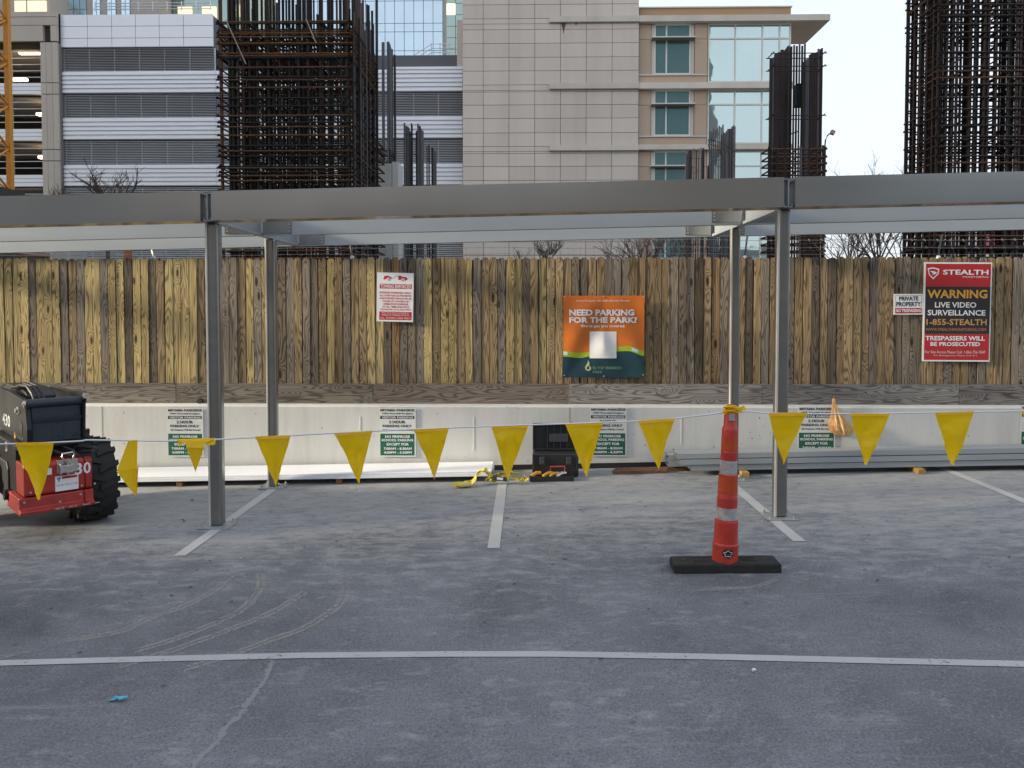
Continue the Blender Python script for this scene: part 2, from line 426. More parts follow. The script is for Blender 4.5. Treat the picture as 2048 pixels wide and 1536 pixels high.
def text_mesh(s, x0, x1, z0, z1, bold=0.012, y=0.0):
    """lettering as a flat mesh filling the rectangle x0..x1, z0..z1 at depth y"""
    cu = bpy.data.curves.new('lettering', 'FONT'); cu.body = s; cu.size = 1.0; cu.offset = bold; cu.resolution_u = 2
    ob = bpy.data.objects.new('lettering', cu)
    me0 = ob.to_mesh()
    vs = [v.co.copy() for v in me0.vertices]; fs = [tuple(p.vertices) for p in me0.polygons]
    ob.to_mesh_clear(); bpy.data.objects.remove(ob); bpy.data.curves.remove(cu)
    ax, bx = min(v.x for v in vs), max(v.x for v in vs); az, bz = min(v.y for v in vs), max(v.y for v in vs)
    sx = (x1 - x0) / max(1e-6, bx - ax); sz = (z1 - z0) / max(1e-6, bz - az)
    return [Vector((x0 + (v.x - ax) * sx, y, z0 + (v.y - az) * sz)) for v in vs], fs

# ================================================================== the ground
FENCE_Y = 9.68
def grid(name, x0, x1, y0, y1, nx, ny, zf, mat):
    mb = MB(); vs = []; fs = []
    for j in range(ny + 1):
        for i in range(nx + 1):
            x = x0 + (x1 - x0) * i / nx; y = y0 + (y1 - y0) * j / ny
            vs.append((x, y, zf(x, y)))
    for j in range(ny):
        for i in range(nx):
            a = j * (nx + 1) + i; fs.append((a, a + 1, a + nx + 2, a + nx + 1))
    return mb.add(vs, fs).build(name, mat)
tag(grid('ground', -700, 700, -300, 1100, 2, 2, lambda x, y: -1.6, M_SOIL), kind='structure')
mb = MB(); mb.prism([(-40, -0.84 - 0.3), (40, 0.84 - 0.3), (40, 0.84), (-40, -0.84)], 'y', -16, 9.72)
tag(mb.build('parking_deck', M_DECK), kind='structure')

# painted lines (sheets a few millimetres above the deck)
def ground_strip(name, pts, w, mat, up=0.004, across=None):
    """strip along ground points; width w measured square to the path (or along the given axis)"""
    vs = []; fs = []; n = len(pts)
    for i, p in enumerate(pts):
        d = (pts[min(i + 1, n - 1)] - pts[max(i - 1, 0)]); d.z = 0; d.normalize()
        a = Vector((-d.y, d.x, 0)) if across is None else Vector(across)
        ww = w[i] if isinstance(w, (list, tuple)) else w
        for s in (-1, 1):
            q = p + a * s * ww / 2; vs.append((q.x, q.y, zg(q.x) + up))
    for i in range(n - 1): fs.append((2 * i, 2 * i + 1, 2 * i + 3, 2 * i + 2))
    mb = MB().add(vs, fs)
    return tag(mb.build(name, mat), kind='structure')
stall = [((359, 1112), (548, 977)), ((987, 1097), (1005, 965)), ((1599, 1083), (1462, 968)), ((2130, 1035), (1866, 929))]
for a, b_ in stall:
    ground_strip('stall_line', [gnd(*a), gnd(*b_)], 0.105, M_LINE2, 0.004, (1, 0, 0))
lane = [gnd(x, y) for x, y in ((-260, 1336), (0, 1327), (300, 1319), (600, 1312), (900, 1309), (1100, 1309), (1400, 1314), (1700, 1321), (2048, 1329), (2300, 1336))]
ground_strip('lane_line', lane, 0.072, M_LINE, 0.004)
def smooth_path(pts, k=6):
    out = []; n = len(pts)
    for i in range(n - 1):
        p0, p1, p2, p3 = pts[max(i - 1, 0)], pts[i], pts[i + 1], pts[min(i + 2, n - 1)]
        for j in range(k):
            t = j / k
            out.append(0.5 * ((2 * p1) + (p2 - p0) * t + (2 * p0 - 5 * p1 + 4 * p2 - p3) * t * t + (3 * p1 - p0 - 3 * p2 + p3) * t ** 3))
    return out + [pts[-1]]
tracks = [[(470, 1145), (430, 1180), (370, 1212), (300, 1237), (235, 1265), (130, 1281)],
          [(520, 1145), (520, 1175), (490, 1215), (440, 1242), (360, 1275), (280, 1300)],
          [(612, 1183), (550, 1222), (480, 1252), (400, 1282), (330, 1306), (250, 1330)],
          [(690, 1148), (686, 1200), (642, 1237), (600, 1260), (530, 1285), (470, 1308), (380, 1336)],
          [(60, 1305), (0, 1316), (-80, 1330)], [(1555, 1160), (1500, 1175), (1400, 1181)], [(1150, 1062), (1110, 1088), (1100, 1120)]]
for i, t in enumerate(tracks):
    path = smooth_path([gnd(*p) for p in t], 14); mb = MB(); w = 0.085 if i < 4 else 0.05
    for k in range(len(path) - 1):
        a, b_ = path[k], path[k + 1]; d = (b_ - a); d.z = 0; ln = d.length; d.normalize(); sd_ = Vector((-d.y, d.x, 0))
        for q in range(max(1, int(ln / 0.035))):
            for sg in (-1, 1):
                if random.random() < 0.22: continue
                c = a + d * (0.035 * q + (0.017 if sg > 0 else 0)); ww = w * random.uniform(0.36, 0.5)
                pts = [c + sd_ * sg * 0.006, c + sd_ * sg * ww + d * 0.016, c + sd_ * sg * ww + d * 0.040, c + sd_ * sg * 0.006 + d * 0.024]
                mb.add([(p.x, p.y, zg(p.x) + 0.0024 + 0.0003 * i) for p in pts], [(0, 1, 2, 3) if sg < 0 else (3, 2, 1, 0)])
    tag(mb.build('tyre_mark', M_TRACK), kind='structure')
    ground_strip('dust_smear', path, [w * random.uniform(0.7, 1.25) for _ in path], M_SCUFF, 0.0012 + 0.0001 * i)
crack = [(548, 1312), (534, 1350), (521, 1372), (508, 1390), (492, 1412), (484, 1428), (462, 1446), (440, 1468), (428, 1490), (405, 1512), (380, 1545), (355, 1600)]
cpath = smooth_path([gnd(x, y) for x, y in crack], 8)
cpath = [p + Vector((random.uniform(-.012, .012), 0, 0)) for p in cpath]
ground_strip('sealed_crack', cpath, [random.uniform(0.012, 0.05) for _ in cpath], M_CRACK, 0.0022)

# ================================================================== barrier wall and fence
WY, WTOP = 9.42, 0.80
e = empty('barrier_wall', (0, WY, 0), 0, 'long low cream painted concrete wall under the wooden fence', 'wall')
mb = MB(); mb.prism([(WY, -0.6), (WY + 0.34, -0.6), (WY + 0.34, WTOP), (WY + 0.012, WTOP), (WY, WTOP - 0.012)], 'x', -14, 14)
mb.build('wall_body', M_WALL, e)
mb = MB(); mb.prism([(-0.4, -0.1), (7.5, 0.06), (7.5, 0.235), (-0.4, 0.055)], 'y', WY - 0.012, WY + 0.01)
mb.build('base_flashing', M_BLACK, e)
for x in (-5.4, 0.55, 6.2):
    MB().box(x - 0.006, x + 0.006, WY - 0.0015, WY + 0.003, -0.2, WTOP - 0.012).build('section_joint', plain('joint_filler', (0.34, 0.33, 0.30), 0.9), e)
for k in range(60):
    x = random.uniform(-6, 6.3); z = random.uniform(0.25, 0.78); r = random.uniform(0.003, 0.010)
    if abs((x + 1.5) % 2.65) < 0.05: continue
    MB().lathe([(r, 0), (r * 0.5, 0.0016)], 7, (0, -1, 0), (x, WY - 0.0002, z)).build('pit', plain('pit_shadow', (0.16, 0.15, 0.135), 0.95), e)
for x, h in ((-0.66, 0.42), (-2.1, 0.3), (1.95, 0.34)):
    MB().box(x - 0.005, x + 0.005, WY - 0.004, WY + 0.002, WTOP - 0.13 - h, WTOP - 0.13).build('crack_repair', paint((0.78, 0.77, 0.72)), e)

fence = empty('wooden_fence', (0, FENCE_Y, WTOP), 0, 'long weathered picket fence with rounded tops standing on the cream wall', 'fence')
def picket_mesh(w, h, t=0.016):
    e_ = w * 0.30; h2 = h
    pts = [(-w / 2, 0), (w / 2, 0), (w / 2, h2 - e_ * 1.25), (w / 2 - e_ * 0.25, h2 - e_ * 0.55), (w / 2 - e_ * 0.8, h2 - e_ * 0.1), (w / 2 - e_ * 1.2, h2),
           (-w / 2 + e_ * 1.2, h2), (-w / 2 + e_ * 0.8, h2 - e_ * 0.1), (-w / 2 + e_ * 0.25, h2 - e_ * 0.55), (-w / 2, h2 - e_ * 1.25)]
    me = MB().prism(pts, 'y', 0, t).mesh('picket'); me.materials.append(M_PICKET); return me
PB = 1.03
PITCHX = 0.1058
variants = [picket_mesh(w, 2.69 - PB + dh) for w in (0.094, 0.098, 0.102) for dh in (-0.006, 0.004)]
x = -7.4; i = 0
while x < 7.3:
    t = (x + 7) / 14
    pal = random.random()
    yellow = (0.54, 0.42, 0.20); brown = (0.36, 0.265, 0.15); grey = (0.285, 0.245, 0.195); dark = (0.19, 0.155, 0.115); orange = (0.40, 0.26, 0.13)
    if pal < 0.62 - 0.85 * t: c = yellow
    elif pal < 0.78 - 0.30 * t: c = brown
    elif pal < 0.90 - 0.10 * t: c = grey
    elif pal < 0.975: c = dark
    else: c = orange
    # yellower planks at the left, greyer at the right; partly warm light painted in
    k = random.uniform(0.98, 1.28)
    c = tuple(v * k for v in c)
    inst('picket', random.choice(variants), fence, (x, FENCE_Y + random.uniform(-0.004, 0.006), PB), (random.uniform(0.97, 1.0), 1, random.uniform(0.997, 1.003)), (0, R(random.uniform(-0.25, 0.25)), R(random.uniform(-1.5, 1.5))), c)
    x += PITCHX * random.uniform(0.985, 1.015); i += 1
x = -7.4 + PITCHX / 2
while x < 7.3:
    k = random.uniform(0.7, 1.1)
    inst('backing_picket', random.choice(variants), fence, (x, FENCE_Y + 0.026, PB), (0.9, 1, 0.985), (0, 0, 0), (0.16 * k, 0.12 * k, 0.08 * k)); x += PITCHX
for z in (1.2, 1.85, 2.5):
    o = MB().box(-7.5, 7.4, FENCE_Y + 0.045, FENCE_Y + 0.083, z, z + 0.088).build('rail', M_BOARD, fence); o.color = (0.25, 0.2, 0.14, 1)
for k in range(7):
    xx = -7.2 + 2.4 * k
    o = MB().box(xx - 0.045, xx + 0.045, FENCE_Y + 0.085, FENCE_Y + 0.175, -0.6, 2.6).build('fence_post', M_BOARD, fence); o.color = (0.25, 0.2, 0.14, 1)
bx_px = [-60, 352, 746, 1137, 1524, 1918, 2310]
bcol = [(0.26, 0.235, 0.20), (0.25, 0.225, 0.19), (0.33, 0.28, 0.24), (0.34, 0.315, 0.295), (0.32, 0.31, 0.30), (0.30, 0.29, 0.285)]
for k in range(6):
    x0 = at(bx_px[k], 790, 9.65).x + 0.003; x1 = at(bx_px[k + 1], 790, 9.65).x - 0.003
    d = random.uniform(-0.006, 0.006)
    o = MB().prism([(x0, 0.806), (x1, 0.806), (x1 + random.uniform(-.004, .004), 1.062 + d), (x0, 1.062)], 'y', FENCE_Y - 0.03, FENCE_Y - 0.008).build('kick_board', M_BOARD, fence, origin=((x0 + x1) / 2, FENCE_Y - 0.03, 0.806))
    o.color = (*bcol[k], 1)
# cable hole in the kick board
p = at(401, 802, 9.645); MB().lathe([(0.035, 0), (0.035, 0.03)], 16, (0, -1, 0), p).build('cable_hole', M_BLACK, fence)

# ================================================================== barbed wire above the fence
for k, (py, Yw) in enumerate(((479, 9.95), (494, 9.9), (507, 9.85))):
    mb = MB(); pts = []; seg = 90
    for i in range(seg + 1):
        xx = -7.5 + 15 * i / seg; z = at(1050, py, Yw).z - 0.02 * math.sin((xx + 7.5) / 2.4 % 1 * math.pi) + random.uniform(-.003, .003)
        pts.append((xx, Yw, z))
    mb.tube(pts, 0.0026, 4)
    for i in range(0, seg, 1):
        xx = pts[i][0] + 0.05; z = pts[i][2]
        mb.tube([(xx - 0.004, Yw - 0.018, z + 0.016), (xx + 0.004, Yw + 0.018, z - 0.016)], 0.002, 3)
        mb.tube([(xx + 0.004, Yw - 0.018, z - 0.016), (xx - 0.004, Yw + 0.018, z + 0.016)], 0.002, 3)
    tag(mb.build('barbed_wire', M_WIRE), ['topmost strand of barbed wire above the fence', 'middle strand of barbed wire above the fence', 'lowest strand of barbed wire just above the fence pickets'][k], 'barbed wire', 'strands of barbed wire above the fence')
def wire_arm(px, lab, dxp, mat=M_BLACK):
    b0 = at(px, 516, 9.80); t0 = at(px - dxp, 470, 10.05)
    e = empty('wire_bracket', b0, 0, lab, 'bracket', 'angled brackets carrying the barbed wire')
    mb = MB(); mb.tube([b0 + Vector((0, 0, -0.12)), b0, t0], 0.012, 6); mb.build('arm', mat, e)
    MB().lathe([(0.028, -0.015), (0.032, 0.0), (0.02, 0.03)], 12, None, b0 + Vector((0, -0.02, 0.0))).build('insulator', M_WHITEP, e)
wire_arm(308, 'dark angled wire bracket above the fence left of the canopy post', 12, M_STEEL)
wire_arm(705, 'thin dark wire bracket above the fence right of the rebar wall', 8)
wire_arm(1100, 'black wire bracket above the fence left of the orange banner', 5)
wire_arm(1489, 'black wire bracket above the fence beside the rear canopy post at right', -6)
wire_arm(1875, 'thin wire bracket above the fence in front of the right rebar cage', -9)

# ================================================================== galvanised canopy frame
canopy = empty('canopy_frame', (0, 7.0, 0), 0, 'unroofed galvanized steel canopy frame on square posts in front of the fence', 'canopy')
POSTX = [-8.3, -2.955, 2.395, 7.75]
BB, BT = 2.897, 3.168     # underside and top of the beams at x = 0
def zrow(x): return zg(x)
postmesh = None
for xi, px_ in enumerate(POSTX):
    for Yp, wdt in ((7.08, 0.118), (8.68, 0.108)):
        h = wdt / 2; zb = zg(px_)
        o = MB().box(px_ - h, px_ + h, Yp - h, Yp + h, zb + 0.014, BB + zg(px_)).build('post', M_GALVPOST, canopy, origin=(px_, Yp, zb), bevel=0.028, bevseg=3)
        # turned-in seam of the C section, then a bright strip painting the lit edge
        MB().box(px_ + h - 0.004, px_ + h + 0.002, Yp - h + 0.03, Yp + h - 0.03, zb + 0.02, BB + zg(px_) - 0.01).build('seam', M_GALV, o)
        MB().box(px_ - h - 0.003, px_ - h + 0.016, Yp - h - 0.003, Yp - h + 0.03, zb + 0.018, BB + zg(px_) - 0.004).build('lit_edge', M_LITEDGE, o, bevel=0.004)
        bp = MB().box(px_ - 0.145, px_ + 0.145, Yp - 0.13, Yp + 0.13, zb + 0.002, zb + 0.016).build('base_plate', M_MATTE, o, bevel=0.002)
        for sx in (-1, 1):
            for sy in (-1, 1):
                mb = MB(); c = Vector((px_ + sx * 0.11, Yp + sy * 0.095, zb + 0.016))
                mb.lathe([(0.016, 0), (0.016, 0.014)], 6, None, c); mb.lathe([(0.008, 0.014), (0.008, 0.034)], 8, None, c)
                mb.build('anchor_bolt', M_STEEL, o)
    # rafter on the post line
    x0 = px_; zb = BB + zg(px_)
    mb = MB(); y0, y1 = 6.93, 9.74; w = 0.034
    mb.box(x0 - 0.004, x0 + 0.004, y0, y1, zb, zb + 0.262); mb.box(x0 - w, x0 + w, y0, y1, zb + 0.001, zb + 0.009); mb.box(x0 - w, x0 + w, y0, y1, zb + 0.253, zb + 0.261)
    for s in (-1, 1):
        mb.box(x0 + s * w - 0.003, x0 + s * w + 0.003, y0, y1, zb, zb + 0.03)
    mb.build('rafter', M_MATTE, canopy, origin=(px_, 7, zb))
PUR = [(6.90, 0.20), (8.26, 0.09), (9.60, 0.09)]
for bi in range(3):
    xa, xb = POSTX[bi] + 0.052, POSTX[bi + 1] - 0.052
    for ri, (Yp, dpt) in enumerate(PUR):
        za, zb = BB + zg(xa), BB + zg(xb); H = BT - BB; t = 0.006
        mb = MB()
        # C section, web towards the lane, flanges turned back, lips
        prof = [(Yp, 0), (Yp + dpt, 0), (Yp + dpt, 0.03), (Yp + dpt - t, 0.03), (Yp + dpt - t, t), (Yp + t, t), (Yp + t, H - t), (Yp + dpt - t, H - t), (Yp + dpt - t, H - 0.03), (Yp + dpt, H - 0.03), (Yp + dpt, H), (Yp, H)]
        n = len(prof); vs = [(xa, p[0], za + p[1]) for p in prof] + [(xb, p[0], zb + p[1]) for p in prof]
        fs = [(i, n + i, n + (i + 1) % n, (i + 1) % n) for i in range(n)]
        mb.add(vs, fs)
        # end caps over the section
        for xx, zz in ((xa, za), (xb, zb)):
            mb.box(xx - 0.002, xx + 0.002, Yp + 0.001, Yp + dpt - 0.001, zz + 0.001, zz + H - 0.001)
        o = mb.build('beam' if ri == 0 else 'purlin', M_GALV if ri == 0 else M_MATTE, canopy, origin=((xa + xb) / 2, Yp, (za + zb) / 2), bevel=0.0)
        if ri > 0:
            for xx, s in ((xa, 1), (xb, -1)):
                zz = BB + zg(xx)
                MB().box(xx, xx + s * 0.32, Yp - 0.008, Yp - 0.001, zz + 0.02, zz + H - 0.02).build('bracket_plate', M_GALV, o)
                mb = MB()
                for q in range(6): mb.lathe([(0.009, 0), (0.009, 0.012)], 6, (0, -1, 0), (xx + s * 0.29, Yp - 0.008, zz + 0.045 + q * 0.036))
                mb.build('bolt_row', M_STEEL, o)

# ================================================================== signs
def sign(name, label, cat, px0, py0, px1, py1, Y, bgc, items, roll=0.0, thick=0.004, group=None, rivets=True, holder=None):
    """flat sign board: all positions in photo pixels inside its own rectangle"""
    s = Y / F; cx, cy = (px0 + px1) / 2, (py0 + py1) / 2
    c = at(cx, cy, Y)
    e = empty(name, c, 0, label, cat, group); e.rotation_euler = (0, R(roll), 0)
    X = lambda p: (p - cx) * s; Z = lambda p: (cy - p) * s
    MB().box(X(px0), X(px1), -thick / 2, thick / 2, Z(py1), Z(py0)).build('panel', paint(bgc), e, local=True)
    lay = thick / 2
    for it in items:
        k = it[0]
        if k == 'rect':
            _, x0, y0, x1, y1, cc = it[:6]; lay += 0.0004
            MB().add([(X(x0), -lay, Z(y1)), (X(x1), -lay, Z(y1)), (X(x1), -lay, Z(y0)), (X(x0), -lay, Z(y0))], [(0, 1, 2, 3)]).build('printed_band', paint(cc), e, local=True)
        elif k == 'poly':
            _, pts, cc = it[:3]; lay += 0.0004
            MB().add([(X(a), -lay, Z(b)) for a, b in pts], [tuple(range(len(pts)))]).build(it[3] if len(it) > 3 else 'emblem', paint(cc), e, local=True)
        elif k == 'text':
            _, st, x0, y0, x1, y1, cc = it[:7]; bold = it[7] if len(it) > 7 else 0.012
            vs, fs = text_mesh(st, X(x0), X(x1), Z(y1), Z(y0), bold, -(lay + 0.0016))
            MB().add(vs, fs).build('lettering', paint(cc), e, local=True)
    return e
BLK = (0.022, 0.022, 0.026); WHT = (0.76, 0.77, 0.79); SRED = (0.42, 0.02, 0.025); GRN = (0.008, 0.11, 0.06); AMB = (0.72, 0.36, 0.05)
# towing sign
sr = (0.46, 0.012, 0.02)
items = [('rect', 759, 568, 823.5, 577.5, sr), ('text', 'TOWING ENFORCED', 760.5, 569, 822, 576.5, WHT, 0.02)]
lines = [('PATRON PARKING ONLY', 759, 583.5, 822.5, 587.5), ('ALL OTHER VEHICLES PROHIBITED', 759, 589.5, 822.5, 593), ('UNAUTHORIZED VEHICLES WILL BE', 759, 595, 822.5, 598.7),
         ('TOWED AT OWNER\'S OR', 764.5, 600.8, 818, 604.5), ('OPERATOR\'S EXPENSE', 766.5, 606.3, 816.5, 610.2), ('AT ALL TIMES AND DAYS', 764.5, 612, 818.5, 615.7), ('STORAGE (214) 522-9874', 761, 617.6, 822, 621.4)]
for t, a, b_, c_, d in lines: items.append(('text', t, a, b_, c_, d, sr, 0.025))
items += [('rect', 759, 623.5, 824, 640, sr), ('text', 'FIND YOUR VEHICLE STORED AT', 764, 625, 819, 627.6, WHT, 0.0), ('text', 'VEHICLE STORAGE FACILITY', 763, 629, 820, 632, WHT, 0.0), ('text', 'ALL TOWED CARS HELD', 761, 634.5, 822, 638, WHT, 0.0)]
# little tow truck pulling a car
items += [('poly', [(766.5, 556.5), (769, 552), (776, 551.5), (779, 553.5), (783, 555.5), (782.5, 558), (779, 557.5), (776, 555), (772, 556.5), (771.5, 558.5), (766.5, 559.5)], sr),
          ('poly', [(796, 551.5), (800, 551), (804, 553), (812, 554), (814, 556), (814, 559.5), (809, 559.8), (808, 557), (805, 556), (802, 557), (800.5, 559.7), (796, 559.5)], sr),
          ('poly', [(784, 557), (793, 551.2), (797, 551), (797, 551.8), (793.4, 552), (784.4, 557.8)], (0.3, 0.3, 0.34))]
for wx, wy in ((777, 559.6), (805.5, 560)):
    items.append(('poly', [(wx + 2.6 * math.cos(a), wy + 1.9 * math.sin(a)) for a in [i * math.pi / 6 for i in range(12)]], sr, 'emblem'))
    items.append(('poly', [(wx + 1.3 * math.cos(a), wy + 1.0 * math.sin(a)) for a in [i * math.pi / 6 for i in range(12)]], WHT, 'emblem'))
sign('towing_sign', 'white sign with red lettering about towing, left of the orange banner', 'sign', 753.5, 545.5, 827, 643.5, FENCE_Y - 0.035, WHT, items, 1.2)
# private property plate
items = [('rect', 1790.5, 591, 1842.5, 614.5, (0.30, 0.02, 0.03)), ('rect', 1791.2, 591.7, 1841.8, 614.5, WHT), ('text', 'PRIVATE', 1798, 593, 1836, 601.5, BLK, 0.03), ('text', 'PROPERTY', 1792.5, 603.5, 1841, 612.8, BLK, 0.03),
         ('rect', 1790.5, 616, 1842.5, 626.5, SRED), ('text', 'NO TRESPASSING', 1792, 618, 1841, 624.2, WHT, 0.03)]
sign('private_property_sign', 'small white private property plate beside the large red and black warning sign', 'sign', 1788, 588, 1845, 629, FENCE_Y - 0.03, WHT, items, -0.4)
# warning sign
items = [('rect', 1851, 529, 1978, 574, SRED), ('rect', 1851, 574, 1978, 667, BLK), ('rect', 1851, 667, 1978, 719, SRED),
         ('poly', [(1854, 538), (1865, 536), (1877, 539), (1876, 549), (1865.5, 560), (1857, 551)], WHT), ('poly', [(1856.5, 540), (1865, 538.5), (1874.5, 541), (1873.5, 548.5), (1865.5, 556.5), (1858.5, 550)], SRED),
         ('poly', [(1858.5, 543.5), (1866, 543.5), (1873, 546.5), (1868, 550), (1862, 550), (1866, 548)], WHT),
         ('text', 'STEALTH', 1884, 540.5, 1973, 550.5, WHT, 0.028), ('text', 'MONITORING', 1923, 553, 1973, 556.5, WHT, 0.0),
         ('text', 'WARNING', 1854.5, 580, 1972, 597, AMB, 0.03), ('text', 'LIVE VIDEO', 1870, 604.5, 1951, 615.5, WHT, 0.02), ('text', 'SURVEILLANCE', 1856, 620, 1969, 631, WHT, 0.02),
         ('text', '1-855-STEALTH', 1854, 638, 1972, 650, (0.55, 0.29, 0.09), 0.02), ('text', 'WWW.STEALTHMONITORING.COM', 1853, 656, 1971, 661.5, (0.5, 0.27, 0.1), 0.0),
         ('text', 'TRESPASSERS WILL', 1853, 671.5, 1969.5, 680.5, WHT, 0.03), ('text', 'BE PROSECUTED', 1863, 683.5, 1960, 691.5, WHT, 0.03),
         ('text', 'For Site Access Please Call: 1-866-756-7847', 1853, 700.5, 1971, 706, (0.7, 0.6, 0.6), 0.0), ('text', 'For Emergencies Please Call 911', 1870, 708.5, 1954, 712.5, (0.7, 0.6, 0.6), 0.0)]
sign('warning_sign', 'tall red and black video surveillance warning sign with white border on the fence', 'sign', 1847.5, 526, 1980, 722, FENCE_Y - 0.03, WHT, items, 0.3)
# visitor parking signs on the wall
def visitor(cx, dy, label, cut=None):
    ox = cx - 795.5
    T = lambda x: 620 + x / 6.827 + ox
    U = lambda y: 780 + y / 6.827 + dy
    bk = (0.05, 0.06, 0.055)
    it = [('text', 'MIYAMA PARKSIDE', T(960), U(255), T(1428), U(289), bk, 0.045), ('text', '1909 Woodall Rodgers', T(985), U(307), T(1405), U(334), bk, 0.045),
          ('rect', T(957), U(350), T(1428), U(393), BLK), ('text', 'VISITOR PARKING', T(978), U(358), T(1412), U(387), WHT, 0.02),
          ('text', '2 HOUR', T(1078), U(415), T(1305), U(455), bk, 0.045), ('text', 'PARKING ONLY', T(990), U(472), T(1392), U(508), bk, 0.045), ('text', 'All Violators Will Be Towed', T(985), U(532), T(1405), U(556), bk, 0.04),
          ('rect', T(957), U(597), T(1428), U(898), GRN), ('text', 'NO PRIMROSE', T(1025), U(620), T(1366), U(654), WHT, 0.03), ('text', 'SCHOOL PARKING', T(975), U(668), T(1412), U(702), WHT, 0.03),
          ('text', 'EXCEPT FOR', T(1045), U(725), T(1350), U(760), WHT, 0.03), ('text', '7:00AM - 8:30AM', T(1005), U(785), T(1390), U(820), WHT, 0.03), ('text', '4:00PM - 5:30PM', T(1005), U(840), T(1390), U(873), WHT, 0.03)]
    return sign('visitor_parking_sign', label, 'sign', T(943), U(243), T(1447), U(916), WY - 0.012, (0.66, 0.67, 0.65), it, 0, 0.003, 'visitor parking signs along the cream wall')
visitor(371, 0, 'visitor parking sign on the wall nearest the red and black machine')
visitor(795.5, 0, 'visitor parking sign on the wall below the towing sign')
visitor(1217, -1, 'visitor parking sign on the wall right behind the open black toolbox')
visitor(1633.5, -2, 'visitor parking sign half hidden by the hanging plastic bag')
visitor(2079, -4, 'visitor parking sign cut off at the right edge of the picture')

# ---- park banner (hangs from its corners, so the cloth ripples)
bx0, by0, bx1, by1, BY = 1126.5, 591.5, 1288, 755, FENCE_Y - 0.045
bc = at((bx0 + bx1) / 2, (by0 + by1) / 2, BY); bs = BY / F
banner = empty('park_banner', bc, 0, 'square orange and dark teal parking banner tied to the fence', 'banner')
bcx, bcy = (bx0 + bx1) / 2, (by0 + by1) / 2
def bdisp(X, Z):
    u = X / (bs * 80); v = Z / (bs * 80)
    d = 0.012 * math.sin(7 * abs(u) * 0.9 + 3.2 * v) * (1 - abs(v) * 0.4) + 0.010 * mnoise.noise(Vector((u * 2.4 + v, v * 2.0, 3.3)))
    return d * max(0.0, 1 - (max(abs(u), abs(v))) ** 6) - 0.004
def cloth(polyfn, name, mat, lay, nx=40, nz=40, x0=bx0, x1=bx1):
    """part of the banner between two curves ylo(x), yhi(x), in photo pixels"""
    lo, hi = polyfn; vs = []; fs = []
    for i in range(nx + 1):
        p = x0 + (x1 - x0) * i / nx
        for j in range(nz + 1):
            q = hi(p) + (lo(p) - hi(p)) * j / nz
            X = (p - bcx) * bs; Z = (bcy - q) * bs
            vs.append((X, bdisp(X, Z) - lay, Z))
    for i in range(nx):
        for j in range(nz):
            a = i * (nz + 1) + j; fs.append((a, a + 1, a + nz + 2, a + nz + 1))
    o = MB().add(vs, fs).build(name, mat, banner, local=True)
    for p in o.data.polygons: p.use_smooth = True
    return o
def cv(pts):
    def f(x):
        for (a, b_), (c, d) in zip(pts, pts[1:]):
            if x <= c: t = (x - a) / (c - a); t = t * t * (3 - 2 * t); return b_ + (d - b_) * t
        return pts[-1][1]
    return f
flat = lambda v: (lambda x: v)
wave_top = cv([(1126, 702), (1160, 706), (1190, 703), (1225, 694), (1255, 692), (1290, 702)])
wave_bot = cv([(1126, 713), (1160, 716), (1190, 711), (1225, 703), (1255, 702), (1290, 712)])
M_BORANGE = plain('orange_banner_vinyl', (0.60, 0.16, 0.022), 0.42, 0, 0.12, 5)
M_BTEAL = plain('dark_teal_banner_vinyl', (0.010, 0.045, 0.062), 0.42, 0, 0.1, 5)
M_BGREEN = plain('lime_banner_vinyl', (0.33, 0.46, 0.025), 0.42, 0, 0.25, 3)
cloth((wave_top, flat(by0)), 'orange_field', M_BORANGE, 0)
cloth((wave_bot, wave_top), 'green_wave', M_BGREEN, 0, 40, 4)
cloth((flat(by1), wave_bot), 'teal_field', M_BTEAL, 0)
for a, b_ in ((1127, 1136), (1263, 1276)):
    cloth((lambda x: wave_top(x) + 7.5, lambda x: wave_top(x) + 1), 'pale_blue_patch', paint((0.42, 0.62, 0.66)), 0.0012, 6, 3, a, b_)
cloth((flat(716.5), flat(663)), 'white_panel', paint((0.72, 0.72, 0.72)), 0.003, 20, 20, 1179.5, 1233)
def btext(st, x0, y0, x1, y1, c, bold=0.012):
    vs, fs = text_mesh(st, (x0 - bcx) * bs, (x1 - bcx) * bs, (bcy - y1) * bs, (bcy - y0) * bs, bold, 0)
    vs = [Vector((v.x, bdisp(v.x, v.z) - 0.004, v.z)) for v in vs]
    MB().add(vs, fs).build('lettering', paint(c), banner, local=True)
btext('Private Property. No Public Parking Allowed.', 1153, 600, 1259, 604.5, WHT, 0.0)
btext('NEED PARKING', 1138.5, 619, 1268, 631.5, WHT, 0.04)
btext('FOR THE PARK?', 1138.5, 634, 1273.5, 646, WHT, 0.04)
btext('We\'ve got you covered.', 1161, 649, 1250, 656.5, WHT, 0.02)
btext('KLYDE WARREN', 1186, 733, 1242, 738.5, (0.20, 0.33, 0.20), 0.004)
btext('PARK', 1186, 741.5, 1205, 746.5, (0.20, 0.33, 0.20), 0.004)
def bpoly(pts, c, lay=0.004, name='emblem'):
    vs = [Vector(((a - bcx) * bs, 0, (bcy - b_) * bs)) for a, b_ in pts]
    vs = [Vector((v.x, bdisp(v.x, v.z) - lay, v.z)) for v in vs]
    MB().add(vs, [tuple(range(len(vs)))]).build(name, paint(c), banner, local=True)
bpoly([(1176.5, 720.5), (1179.5, 727), (1178, 731), (1182.5, 735), (1182, 739.5), (1177.5, 742), (1172, 740), (1170, 735.5), (1172.5, 730), (1175, 727)], (0.40, 0.44, 0.20))
bpoly([(1176.5, 731), (1179.5, 735.5), (1177.5, 739), (1174, 738.5), (1173.3, 735.5)], (0.010, 0.045, 0.062), 0.0045)
